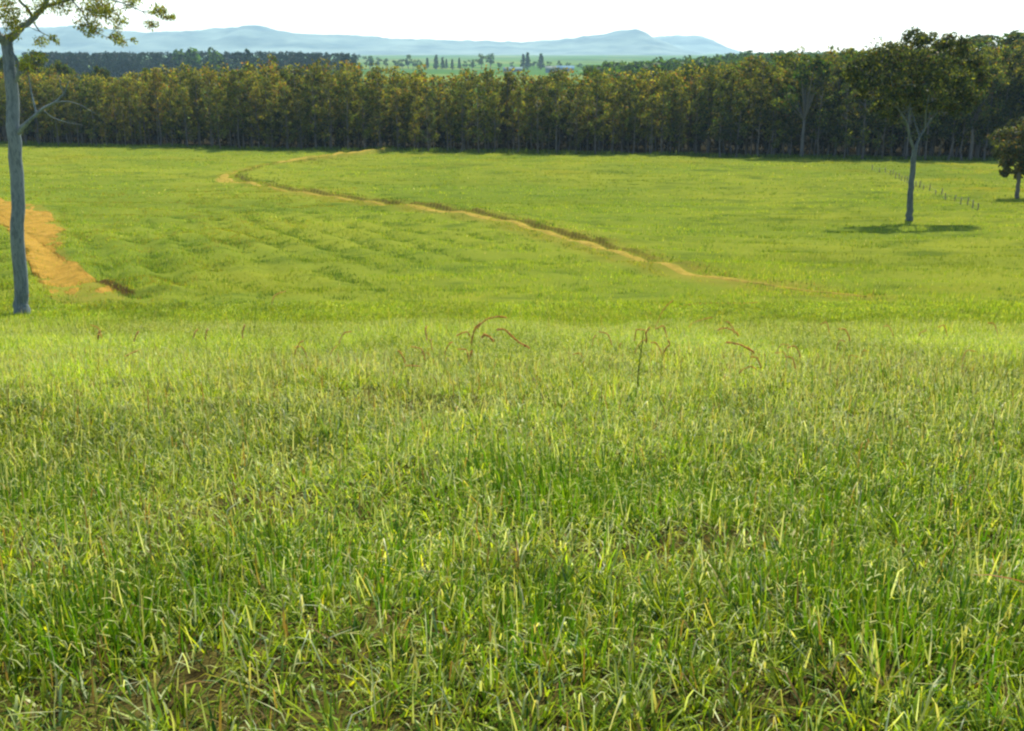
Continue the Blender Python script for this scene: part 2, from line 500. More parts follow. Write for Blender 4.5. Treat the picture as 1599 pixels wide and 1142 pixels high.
def build_soil():
    poly = np.array([hit(a, b) for a, b in soil_px])
    poly = np.vstack([poly, poly[:1]])
    b = resample(poly, 0.25)
    ctr = b.mean(0)
    n = len(b); a = np.arange(n)
    f = 1 + 0.16 * (fbm(a * 0.16, a * 0, 61, 5) - 0.5) * 2
    b = ctr + (b - ctr) * f[:, None]
    rings = np.linspace(0.02, 1, 46)
    p = ctr + (b[None] - ctr) * rings[:, None, None]
    x, y = p[..., 0], p[..., 1]
    e = fbm(x / 1.0, y / 1.7, 65, 4)
    low = 1 - sstep(b[:, 1].min() + 1, b[:, 1].min() + 13, y)
    off = np.clip((e - 0.20 - 0.42 * rings[:, None] ** 4 - 0.10 * low) * 0.7, -0.06, 0.09)
    z = H(x, y) + off + 0.05 * (fbm(x / 0.35, y / 0.35, 63, 3) - 0.5)
    v = np.stack([x, y, z], -1).reshape(-1, 3)
    m = n
    i = np.arange(len(rings) - 1)[:, None] * m; j = np.arange(m)[None, :]; j2 = (j + 1) % m
    q = np.stack([i + j, i + j2, i + m + j2, i + m + j], -1).reshape(-1, 4)
    link('bare_soil', new_mesh('bare_soil', v, [q], smooth=True), M_SOIL, kind='structure')
    return b
build_track()
SOIL_B = build_soil()

# ------------------------------------------------------------------ grass
def blades(x, y, h, az, bend, wid, nseg, col, z=None, twist=0.9, lean=0.0):
    n = len(x)
    if z is None: z = H(x, y)
    t = np.linspace(0, 1, nseg + 1)
    dirx, diry = np.cos(az), np.sin(az)
    wa = az + math.pi / 2 + rng.uniform(-twist, twist, n)
    wx, wy = np.cos(wa), np.sin(wa)
    V = np.empty((n, 2 * nseg + 1, 3), np.float32)
    s0 = rng.uniform(0.25, 0.95, n)
    th0 = rng.uniform(0.02, 0.45, n) * np.minimum(1, 0.4 + bend) + lean * rng.uniform(0.2, 1.25, n)      # lean of the lower part
    th1 = th0 + bend * rng.uniform(0.5, 1.7, n)                      # lean past the crease
    for k in range(nseg + 1):
        s = t[k]
        lo = np.minimum(s, s0); hi = np.maximum(s - s0, 0)
        out = h * (np.sin(th0) * lo + np.sin(th1) * hi)
        up = h * (np.cos(th0) * lo + np.cos(th1) * hi)
        cx = x + dirx * out; cyv = y + diry * out; cz = z + up - 0.02
        if k < nseg:
            w = wid * (0.75 + 0.5 * math.sin(math.pi * min(s * 1.3 + 0.15, 1))) * (1 - s) ** 0.45 * 0.5
            V[:, 2 * k, 0] = cx - wx * w; V[:, 2 * k, 1] = cyv - wy * w; V[:, 2 * k, 2] = cz
            V[:, 2 * k + 1, 0] = cx + wx * w; V[:, 2 * k + 1, 1] = cyv + wy * w; V[:, 2 * k + 1, 2] = cz
        else:
            V[:, 2 * k, 0] = cx; V[:, 2 * k, 1] = cyv; V[:, 2 * k, 2] = cz
    nv = 2 * nseg + 1
    base = (np.arange(n) * nv)[:, None]
    q = [np.stack([base[:, 0] + 2 * k, base[:, 0] + 2 * k + 1, base[:, 0] + 2 * k + 3, base[:, 0] + 2 * k + 2], 1) for k in range(nseg - 1)]
    q = np.concatenate(q) if q else np.zeros((0, 4), int)
    tr = np.stack([base[:, 0] + 2 * nseg - 2, base[:, 0] + 2 * nseg - 1, base[:, 0] + 2 * nseg], 1)
    C = np.repeat(col[:, None, :], nv, axis=1)
    return V.reshape(-1, 3), q, tr, C.reshape(-1, 3)

def scatter(y0, y1, dens, k=0.53, pad=1.8):
    area = k * (y1 * y1 - y0 * y0) + 2 * pad * (y1 - y0)
    n = int(area * dens)
    y = np.sqrt(rng.uniform(0, 1, n) * (y1 * y1 - y0 * y0) + y0 * y0)
    x = rng.uniform(-1, 1, n) * (k * y + pad)
    return x, y

def pick(n, cols, w):
    w = np.array(w, float); w /= w.sum()
    c = np.array(cols)[rng.choice(len(cols), n, p=w)]
    return c * rng.uniform(0.68, 1.28, (n, 1)) * rng.uniform(0.93, 1.07, (n, 3))

G_FRESH = (0.125, 0.205, 0.012); G_LIME = (0.205, 0.270, 0.018); G_DEEP = (0.035, 0.085, 0.010)
G_STRAW = (0.46, 0.42, 0.16); G_BROWN = (0.20, 0.14, 0.05); G_BLUE = (0.10, 0.17, 0.07); G_YEL = (0.29, 0.31, 0.02); G_PALE = (0.34, 0.39, 0.16)  # G_PALE: pale blades whose colour also stands in for glints of light

HOLES = [(*hit(a, b, 1.0), r_, s_) for a, b, r_, s_ in [(270, 1080, 0.24, 1.0), (420, 1075, 0.16, 0.8), (120, 1110, 0.12, 0.6), (1110, 850, 0.28, 0.95), (1000, 880, 0.22, 0.8), (1385, 1050, 0.16, 0.95),
         (1260, 1120, 0.14, 0.8), (600, 990, 0.14, 0.8), (370, 800, 0.35, 0.7), (20, 780, 0.25, 0.6), (1580, 870, 0.25, 0.7), (480, 1130, 0.15, 0.9), (830, 1130, 0.10, 0.6)]]
def build_foreground():
    parts = []
    def zone(y0, y1, dens, nseg, h0, h1, w0, w1, cols, wts, bend=(0.15, 1.0), mod=True, lean=0.0, tone=1.0):
        x, y = scatter(y0, y1, dens)
        if mod:
            thin = fbm(x / 0.75 + 4, y / 0.95, 71, 3) - 0.05 * (1 - sstep(3, 7, y))
            keep = rng.uniform(0, 1, len(x)) < np.clip((thin - 0.26) * 6.0, 0.2, 1)
            x, y, thin = x[keep], y[keep], thin[keep]
        hole = np.zeros(len(x))
        for hx, hy, hr, hs in HOLES:
            hr = hr * 1.6
            hole = np.maximum(hole, hs * np.exp(-((x - hx) / hr) ** 2 - ((y - hy) / (hr * 0.8)) ** 2) * (0.6 + 0.8 * vnoise(x / 0.15, y / 0.15, 77)))
        keep = rng.uniform(0, 1, len(x)) > hole
        x, y = x[keep], y[keep]
        n = len(x)
        # tufts: pull roots towards cell centres so the sward clumps
        cs = 0.16 if y1 < 20 else 0.35
        gx = (np.floor(x / cs) + 0.5 + 0.7 * (_hash(np.floor(x / cs), np.floor(y / cs), 5) - 0.5)) * cs
        gy = (np.floor(y / cs) + 0.5 + 0.7 * (_hash(np.floor(x / cs), np.floor(y / cs), 6) - 0.5)) * cs
        pull = rng.uniform(0, 0.75, n)
        az0 = np.arctan2(y - gy, x - gx)
        x = x + (gx - x) * pull; y = y + (gy - y) * pull
        az = az0 + rng.normal(0, 0.9, n)
        vig = fbm(x / 1.3, y / 1.7, 73, 3)
        cellh = _hash(np.floor(gx / cs), np.floor(gy / cs), 8)
        h = rng.uniform(h0, h1, n) * (0.55 + 0.9 * vig) * (0.75 + 0.5 * cellh)
        b = rng.uniform(bend[0], bend[1], n) ** 1.2
        w = rng.uniform(w0, w1, n)
        c = pick(n, cols, wts)
        patch = fbm(x / 2.2 + 7, y / 3.5, 75, 3)
        fine = fbm(x / 0.45 + 3, y / 0.6, 79, 2)
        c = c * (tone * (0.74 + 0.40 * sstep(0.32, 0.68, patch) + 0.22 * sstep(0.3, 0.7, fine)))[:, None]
        parts.append(blades(x, y, h, az, b, w, nseg, c, lean=lean))
    g = [G_FRESH, G_LIME, G_DEEP, G_STRAW, G_BROWN, G_BLUE, G_YEL, G_PALE]
    wt = [34, 36, 20, 0, 1.5, 3, 1, 2]
    wl = [30, 36, 17, 0.3, 2, 3, 4, 8]
    wf = [26, 44, 9, 0.4, 1, 2, 10, 8]
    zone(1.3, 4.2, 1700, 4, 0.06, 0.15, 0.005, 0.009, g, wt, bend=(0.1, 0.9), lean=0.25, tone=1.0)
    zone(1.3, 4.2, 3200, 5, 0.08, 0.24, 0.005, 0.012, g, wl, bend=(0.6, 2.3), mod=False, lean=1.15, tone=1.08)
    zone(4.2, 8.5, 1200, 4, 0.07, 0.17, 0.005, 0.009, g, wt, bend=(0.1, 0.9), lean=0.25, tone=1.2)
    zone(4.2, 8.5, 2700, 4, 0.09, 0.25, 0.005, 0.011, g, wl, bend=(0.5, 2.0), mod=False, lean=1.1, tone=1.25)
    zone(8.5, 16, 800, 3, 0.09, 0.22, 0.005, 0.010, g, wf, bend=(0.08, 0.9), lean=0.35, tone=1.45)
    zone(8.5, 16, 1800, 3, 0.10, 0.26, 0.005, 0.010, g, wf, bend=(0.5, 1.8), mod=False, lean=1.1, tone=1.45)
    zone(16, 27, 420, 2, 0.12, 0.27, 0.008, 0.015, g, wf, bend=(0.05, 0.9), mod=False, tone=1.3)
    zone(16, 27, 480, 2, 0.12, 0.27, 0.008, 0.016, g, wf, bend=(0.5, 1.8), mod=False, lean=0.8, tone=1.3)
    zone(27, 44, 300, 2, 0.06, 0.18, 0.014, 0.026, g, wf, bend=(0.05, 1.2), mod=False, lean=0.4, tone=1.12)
    # a few taller wisps along the brow
    zone(15, 26, 14, 4, 0.30, 0.55, 0.005, 0.009, [G_FRESH, G_LIME, G_STRAW, (0.25, 0.20, 0.06)], [4, 4, 1, 1], bend=(0.1, 0.8), mod=False)
    # fallen dry leaves lying over the sward
    x, y = scatter(1.4, 12, 170); n = len(x)
    parts.append(blades(x, y, rng.uniform(0.10, 0.24, n), rng.uniform(0, 6.28, n), rng.uniform(1.1, 1.7, n), rng.uniform(0.004, 0.008, n), 4,
                        pick(n, [(0.36, 0.36, 0.13), G_BROWN, G_PALE, (0.42, 0.46, 0.28)], [4, 2, 4, 2]), z=H(x, y) + rng.uniform(0.02, 0.14, n)))
    # flecks of pale seeding tips
    x, y = scatter(3.0, 20, 620); n = len(x)
    hh = rng.uniform(0.025, 0.075, n)
    parts.append(blades(x, y, hh, rng.uniform(0, 6.28, n), rng.uniform(0.4, 1.6, n), rng.uniform(0.003, 0.007, n), 2,
                        pick(n, [(0.40, 0.41, 0.15), (0.36, 0.40, 0.12), (0.30, 0.36, 0.05)], [3, 4, 4]), lean=1.3, z=H(x, y) + rng.uniform(0.08, 0.27, n) * (0.5 + fbm(x / 1.3, y / 1.7, 73, 3))))
    # darker lush tussocks
    for (px, py, r, cnt, hh) in [(870, 795, 0.42, 900, 0.32), (1010, 800, 0.30, 300, 0.26), (20, 800, 0.35, 400, 0.3), (1230, 800, 0.5, 500, 0.3), (1560, 860, 0.5, 500, 0.3),
                             (500, 920, 0.3, 400, 0.3), (1290, 930, 0.3, 320, 0.33), (1560, 640, 1.2, 500, 0.35), (160, 1000, 0.25, 350, 0.28), (850, 1020, 0.3, 300, 0.26),
                             (1430, 1010, 0.25, 300, 0.30)]:
        c = hit(px, py, 1.0)
        x = c[0] + rng.normal(0, r, cnt); y = c[1] + rng.normal(0, r * 0.8, cnt)
        parts.append(blades(x, y, rng.uniform(0.5, 1.1, cnt) * hh, np.arctan2(y - c[1], x - c[0]) + rng.normal(0, 0.8, cnt), rng.uniform(0.05, 0.7, cnt),
                            rng.uniform(0.006, 0.012, cnt), 5, pick(cnt, [(0.055, 0.145, 0.008), (0.09, 0.19, 0.010), G_FRESH], [4, 4, 3])))
    off = 0; V = []; Q = []; T = []; C = []
    for v, q, t, c in parts:
        V.append(v); Q.append(q + off); T.append(t + off); C.append(c); off += len(v)
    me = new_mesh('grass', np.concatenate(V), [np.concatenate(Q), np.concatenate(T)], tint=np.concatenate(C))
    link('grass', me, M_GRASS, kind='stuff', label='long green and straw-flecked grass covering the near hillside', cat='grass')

def build_pasture():
    parts = []
    def zone(y0, y1, dens, h0, h1, w0, w1, per):
        x, y = scatter(y0, y1, dens, k=0.52, pad=6)
        f = fbm(x / 2.6, y / 1.5, 81, 3)
        keep = rng.uniform(0, 1, len(x)) < np.clip((f - 0.25) * 2.6, 0.12, 1)
        x, y, f = x[keep], y[keep], f[keep]
        m = (y < forest_edge(x) + 2)
        d, s, al = sdist(x, y, TRS)
        sd = d * s
        m &= ~((sd > -2.4 - 3.5 * (np.abs(al - 0.20) < 0.07)) & (sd < 0.7) & (al > 0.01) & (al < 0.97) & (rng.uniform(0, 1, len(x)) < 0.93 - 0.5 * np.exp(-((al - 0.47) / 0.08) ** 2)))
        ins = inside(x, y, SOIL_B)
        m &= ~(ins & (rng.uniform(0, 1, len(x)) < 0.80 + 0.35 * (fbm(x / 2, y / 2, 85, 3) - 0.4)))
        x, y, f = x[m], y[m], f[m]
        n = len(x)
        x = np.repeat(x, per) + rng.normal(0, w1 * 1.5, n * per); y = np.repeat(y, per) + rng.normal(0, w1 * 1.5, n * per)
        f = np.repeat(f, per); n *= per
        c = pick(n, [G_FRESH, G_LIME, G_DEEP, G_YEL, G_STRAW], [34, 34, 8, 18, 2])
        big = fbm(x / 12, y / 12, 83, 3)
        c = c * (0.82 + 0.45 * sstep(0.3, 0.7, big))[:, None] * np.array([1.0, 1.02, 1.4])
        parts.append(blades(x, y, rng.uniform(h0, h1, n) * (0.5 + f), rng.uniform(0, 6.28, n), rng.uniform(0.1, 0.9, n), rng.uniform(w0, w1, n), 1, c, twist=1.5))
    zone(36, 60, 26, 0.10, 0.24, 0.016, 0.034, 3)
    zone(60, 100, 9, 0.10, 0.24, 0.03, 0.06, 3)
    zone(100, 212, 2.6, 0.12, 0.26, 0.06, 0.11, 3)
    # darker tussocks: in the hollows of the old plough rows and scattered over the field
    x, y = scatter(44, 130, 2.2, k=0.52, pad=4)
    w = np.exp(-(((x - ridge_c[0]) / 15) ** 2 + ((y - ridge_c[1]) / 20) ** 2))
    cc = x * 0.90 + y * 0.42 + 1.3 * (fbm(x / 9, y / 9, 21, 2) - 0.5)
    pr = w * sstep(0.1, 0.9, -np.sin(cc * 2 * math.pi / 2.6)) * sstep(0.30, 0.52, fbm((x * 0.42 - y * 0.90) / 6, cc / 6, 87, 2)) * 2.2 + 0.05 * sstep(0.45, 0.6, fbm(x / 9, y / 5, 88, 3))
    k = rng.uniform(0, 1, len(x)) < pr
    k &= ~inside(x, y, SOIL_B)
    x, y = x[k], y[k]; per = 26; n = len(x) * per
    print('tussocks', len(x))
    sz = np.repeat(rng.uniform(0.7, 1.4, len(x)), per)
    x = np.repeat(x, per) + rng.normal(0, 0.24, n) * sz; y = np.repeat(y, per) + rng.normal(0, 0.20, n) * sz
    parts.append(blades(x, y, rng.uniform(0.10, 0.22, n) * sz, rng.uniform(0, 6.28, n), rng.uniform(0.1, 0.9, n), rng.uniform(0.03, 0.055, n), 1,
                        pick(n, [(0.07, 0.125, 0.028), (0.09, 0.155, 0.03), G_FRESH], [4, 4, 2]), twist=1.5))
    # grass growing back over the bare strip
    tc = resample(TR, 0.05); tt = np.gradient(tc, axis=0); tt /= np.linalg.norm(tt, axis=1)[:, None]
    sel = rng.integers(0, len(tc), 16000)
    o = rng.uniform(-1.5, 0.7, len(sel))
    p = tc[sel] + np.stack([-tt[sel, 1], tt[sel, 0]], 1) * o[:, None]
    k = (fbm(sel * 0.012, o * 0.8, 97, 3) + 0.22 * np.abs(o + 0.3) - 0.1) > 0.50
    p = p[k]; n = len(p)
    parts.append(blades(p[:, 0], p[:, 1], rng.uniform(0.05, 0.16, n), rng.uniform(0, 6.28, n), rng.uniform(0.2, 1.0, n), rng.uniform(0.03, 0.07, n), 1,
                        pick(n, [G_YEL, (0.22, 0.20, 0.035), G_FRESH, G_LIME], [3, 3, 2, 2]), z=H(p[:, 0], p[:, 1]) + 0.04, twist=1.5))
    # dry tufts standing on the bare soil
    lo = SOIL_B.min(0); hi = SOIL_B.max(0)
    x = rng.uniform(lo[0] - 1, hi[0] + 1, 14000); y = rng.uniform(lo[1] - 2, hi[1] + 2, 14000)
    k = (fbm(x / 1.6, y / 3.0, 95, 4) + 0.16 * (1 - sstep(lo[1], lo[1] + 12, y)) + rng.uniform(-.10, .10, len(x))) > 0.50
    x, y = x[k], y[k]; per = 7; n = len(x) * per
    x = np.repeat(x, per) + rng.normal(0, 0.12, n); y = np.repeat(y, per) + rng.normal(0, 0.15, n)
    parts.append(blades(x, y, rng.uniform(0.06, 0.17, n), rng.uniform(0, 6.28, n), rng.uniform(0.2, 1.2, n), rng.uniform(0.02, 0.04, n), 1,
                        pick(n, [G_YEL, (0.24, 0.20, 0.03), (0.20, 0.12, 0.03), G_FRESH], [3, 3, 3, 2]), z=H(x, y) + 0.04, twist=1.5))
    # rough grass along the cut bank's lip and along the wood's edge
    c = resample(TR, 0.05); al = np.linspace(0, 1, len(c))
    t = np.gradient(c, axis=0); t /= np.linalg.norm(t, axis=1)[:, None]
    nr = np.stack([-t[:, 1], t[:, 0]], 1)
    sel = rng.integers(0, len(c), 3000)
    sel = sel[(al[sel] > 0.2)]
    o = rng.normal(1.25, 0.3, len(sel))
    p = c[sel] + nr[sel] * o[:, None]; n = len(p)
    parts.append(blades(p[:, 0], p[:, 1], rng.uniform(0.15, 0.5, n) * vnoise(sel * 0.02, sel * 0.0, 3), rng.uniform(0, 6.28, n), rng.uniform(0.1, 0.8, n), rng.uniform(0.04, 0.08, n), 1,
                        pick(n, [G_DEEP, G_FRESH, G_BROWN], [4, 3, 2]), twist=1.5))
    x = rng.uniform(-125, 125, 26000); e = forest_edge(x)
    y = e + rng.normal(1.5, 1.6, len(x)); n = len(x)
    parts.append(blades(x, y, rng.uniform(0.2, 0.9, n) * (0.3 + fbm(x / 4, y / 4, 91, 2)), rng.uniform(0, 6.28, n), rng.uniform(0.1, 0.6, n), rng.uniform(0.08, 0.18, n), 1,
                        pick(n, [G_DEEP, G_FRESH, (0.14, 0.22, 0.04)], [2, 3, 4]), twist=1.5))
    off = 0; V = []; Q = []; T = []; C = []
    for v, q, t, c in parts:
        V.append(v); T.append(t + off); C.append(c); off += len(v)
    me = new_mesh('pasture_grass', np.concatenate(V), [np.concatenate(T)], tint=np.concatenate(C))
    link('pasture_grass', me, M_GRASS, kind='stuff', label='short green pasture grass over the valley field', cat='grass')

build_foreground()
build_pasture()

# ------------------------------------------------------------------ trees
OLIVE = (0.092, 0.100, 0.016); OLIVE2 = (0.18, 0.175, 0.022); DARKG = (0.022, 0.034, 0.016); RUST = (0.175, 0.095, 0.026); LEAFG = (0.055, 0.105, 0.016)

def clump(buf, ctr, rad, n, size, cols, wts, r, droop=0.35, flat=0.75, aspect=0.45):
    u = r.normal(size=(n, 3)); u /= np.linalg.norm(u, axis=1)[:, None]
    rr = r.uniform(0.25, 1, n) ** 0.6
    p = ctr + u * rr[:, None] * np.array([rad, rad, rad * flat])
    d = u * 0.7 + r.normal(size=(n, 3)) * 0.7; d[:, 2] -= droop
    w = np.array(wts, float); w /= w.sum()
    c = np.array(cols)[r.choice(len(cols), n, p=w)] * r.uniform(0.7, 1.3, (n, 1))
    buf.leaves(p, d, r.uniform(0.7, 1.3, n) * size, aspect, c, r)

def wob(r, p0, p1, n, amp):
    t = np.linspace(0, 1, n)[:, None]
    p = p0 + (p1 - p0) * t
    j = r.normal(size=(n, 3)) * amp * np.sin(np.linspace(0, math.pi, n))[:, None]
    return p + j

def forest_tree(seed, h, cr, low, nclump, leaves, size, cols, wts, tr=0.13, top=1.0):
    """a slim plantation tree: bare stem below, leafy from `low` of its height to the top"""
    r = np.random.default_rng(seed)
    tb = Buf(); cb = Buf()
    n = 9
    z = np.linspace(-0.3, h * 0.92, n)
    stem = np.stack([np.cumsum(r.normal(0, 0.07, n)), np.cumsum(r.normal(0, 0.07, n)), z], 1); stem[0, :2] = 0
    rad = tr * (1 - 0.85 * np.linspace(0, 1, n)) ; rad[0] *= 1.35
    tb.tube(stem, rad, 6)
    for k in range(nclump):
        f = low + (1 - low) * ((k + r.uniform(0, 1)) / nclump)
        prof = math.sin(math.pi * min(1, 0.16 + 0.84 * (f - low) / (1 - low)) ** 0.8) ** 0.7 if f < 1 else 0.2
        prof = 0.35 + 0.65 * prof
        a = r.uniform(0, 6.283); rr = cr * prof * r.uniform(0.2, 1.0)
        c = np.array([math.cos(a) * rr, math.sin(a) * rr, h * f * top - 0.3])
        b0 = np.array([np.interp(c[2] - 0.6 - 0.3 * rr, z, stem[:, 0]), np.interp(c[2] - 0.6 - 0.3 * rr, z, stem[:, 1]), c[2] - 0.6 - 0.3 * rr])
        tb.tube(wob(r, b0, c, 4, 0.06), [0.045, 0.03, 0.02, 0.01], 4)
        hue = r.uniform(0.6, 1.45)
        clump(cb, c, r.uniform(0.6, 1.1) * cr * 0.45, int(leaves * r.uniform(0.7, 1.3)), size, [tuple(np.array(q) * hue) for q in cols], wts, r)
    return tb.mesh('trunk', True), cb.mesh('crown')

def put_tree(name, label, cat, meshes, loc, group, rz, s, bmat, kind_s=(1, 1, 1)):
    t = thing(name, label, cat, loc, group, rz, s)
    link('trunk', meshes[0], bmat, t)
    link('crown', meshes[1], M_LEAF, t)
    return t

FV = []
for k in range(9):
    cols = [OLIVE, OLIVE2, DARKG, RUST, LEAFG]
    w = [[30, 30, 20, 6, 14], [20, 40, 12, 16, 12], [34, 16, 34, 3, 13]][k % 3]
    FV.append(forest_tree(100 + k, 13.2, 2.05, [0.32, 0.16, 0.24][k // 3], 26, 78, 0.36, cols, w, tr=0.13))

def top_px(px):
    return np.interp(px, [-300, 0, 60, 110, 200, 240, 330, 400, 560, 700, 800, 900, 1000, 1100, 1200, 1300, 1450, 1700],
                     [118, 118, 118, 122, 124, 114, 108, 105, 108, 117, 119, 118, 115, 107, 92, 82, 76, 76])

LT = np.array([4, 4, 2] * 3, float); LT /= LT.sum()
DK = np.array([3, 2, 7] * 3, float); DK /= DK.sum()
def forest():
    r = np.random.default_rng(55)
    rest = Buf()
    cnt = 0
    for row in range(9):
        depth = 0.8 + row * 3.0
        x = -128 + r.uniform(0, 2)
        while x < 112:
            x += r.uniform(2.1, 3.6) if row < 3 else r.uniform(2.6, 4.2)
            xx = x + r.normal(0, 0.25)
            yy = float(forest_edge(np.array([xx]))[0]) + depth + r.normal(0, 0.45)
            zz = float(H(np.array([xx]), np.array([yy]))[0])
            pxx = 799.5 + F_PX * xx / (yy * CP + 13 * SP)
            if pxx > 1640 or pxx < -60: 
                continue
            ztop = P(pxx, top_px(pxx) + r.normal(0, 3.5), yy)[2]
            hgt = max(9.0, (ztop - zz)) * (r.uniform(0.93, 1.07) if r.uniform() < 0.7 else r.uniform(0.75, 0.93))
            if row < 3:
                hgt *= (0.80, 0.93, 1.0)[row] if r.uniform() < 0.6 else 1.0
                s = hgt / 13.2
                sec = 'left' if pxx < 420 else ('middle' if pxx < 960 else 'right')
                lab = {'left': 'slim dark olive tree in the close-planted belt beyond the track bend and pale gum trunk',
                       'middle': 'slim olive-topped tree in the close-planted belt behind the middle of the field',
                       'right': 'slim shadowy tree in the close-planted belt towards the lone spreading gum'}[sec]
                put_tree('plantation_tree', lab, 'tree', FV[int(r.choice(9, p=DK if sec == 'right' else LT))], (xx, yy, zz), {'left': 'plantation trees beyond the track bend', 'middle': 'plantation trees behind mid-field', 'right': 'plantation trees towards the lone gum'}[sec],
                         r.uniform(0, 6.28), (s * r.uniform(0.9, 1.15), s * r.uniform(0.9, 1.15), s), M_BARK_DARK)
                cnt += 1
            else:
                base = np.array([xx, yy, zz])
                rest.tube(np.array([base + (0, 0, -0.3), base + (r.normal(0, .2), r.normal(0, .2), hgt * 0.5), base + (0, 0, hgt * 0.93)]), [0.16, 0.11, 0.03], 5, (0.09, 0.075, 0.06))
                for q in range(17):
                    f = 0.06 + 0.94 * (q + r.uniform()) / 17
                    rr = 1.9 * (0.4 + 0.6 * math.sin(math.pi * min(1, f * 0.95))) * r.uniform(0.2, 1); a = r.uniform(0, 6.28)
                    clump(rest, base + np.array([math.cos(a) * rr, math.sin(a) * rr, hgt * f]), 1.15, 30, 0.62, *(([OLIVE, OLIVE2, DARKG, RUST, LEAFG], [28, 30, 20, 8, 14]) if f > 0.4 else ([(0.012, 0.014, 0.012), (0.018, 0.014, 0.014)], [1, 1])), r)  # low leaves near-black: shade inside the wood painted into their colour
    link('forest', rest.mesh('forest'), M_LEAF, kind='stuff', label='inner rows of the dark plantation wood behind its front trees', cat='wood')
    print('front trees', cnt)
forest()

def traced_tree(name, label, cat, base, limbs, blobs, cols, wts, leaf, bmat, seed, twig=0.02, group=None, nsub=9, per=46, droop=0.6, seg=10, spread=1.0):
    """limbs: list of (points (n,3), radii); blobs: (centre, radius, density) masses of foliage carried on twigs"""
    r = np.random.default_rng(seed)
    base = np.asarray(base, float)
    t = thing(name, label, cat, base, group)
    tb = Buf(); cb = Buf()
    nodes = []
    for pts, rad in limbs:
        p = np.asarray(pts, float) - base
        u = np.linspace(0, len(p) - 1, (len(p) - 1) * 5 + 1)
        pp = np.stack([np.interp(u, np.arange(len(p)), p[:, k]) for k in range(3)], 1)
        rr = np.interp(u, np.arange(len(p)), rad)
        for _ in range(2):
            qq = pp.copy(); qq[1:-1] = (pp[:-2] + 2 * pp[1:-1] + pp[2:]) / 4; pp = qq
        pp[1:-1] += r.normal(size=pp[1:-1].shape) * rr[1:-1, None] * 0.12
        tb.tube(pp, rr, seg)
        nodes.append(pp[len(pp) // 2:])
    nodes = np.concatenate(nodes)
    for c, rad, dens in blobs:
        c = np.asarray(c, float) - base
        k = np.argmin(np.linalg.norm(nodes - c, axis=1) + 1.2 * np.maximum(0, nodes[:, 2] - c[2]))
        tb.tube(wob(r, nodes[k], c, 5, 0.06 * np.linalg.norm(c - nodes[k])), np.linspace(twig * 2, twig, 5), 5)
        for q in range(max(1, int(nsub * dens))):
            u = r.normal(size=3); u /= np.linalg.norm(u); u[2] *= 0.75
            cc = c + u * rad * r.uniform(0.35, 1.0)
            tb.tube(wob(r, c, cc, 3, 0.05), [twig, twig * 0.7, twig * 0.4], 4)
            clump(cb, cc, spread * rad * r.uniform(0.28, 0.48), max(6, int(per * min(1.0, (rad / 0.45) ** 1.3) * r.uniform(0.6, 1.4))), leaf, cols, wts, r, droop=droop)
    link('trunk', tb.mesh('trunk', True), bmat, t)
    link('crown', cb.mesh('crown'), M_LEAF_GUM, t)
    return t

def at_depth(Y): return lambda px, py, dy=0.0: P(px, py, Y + dy)

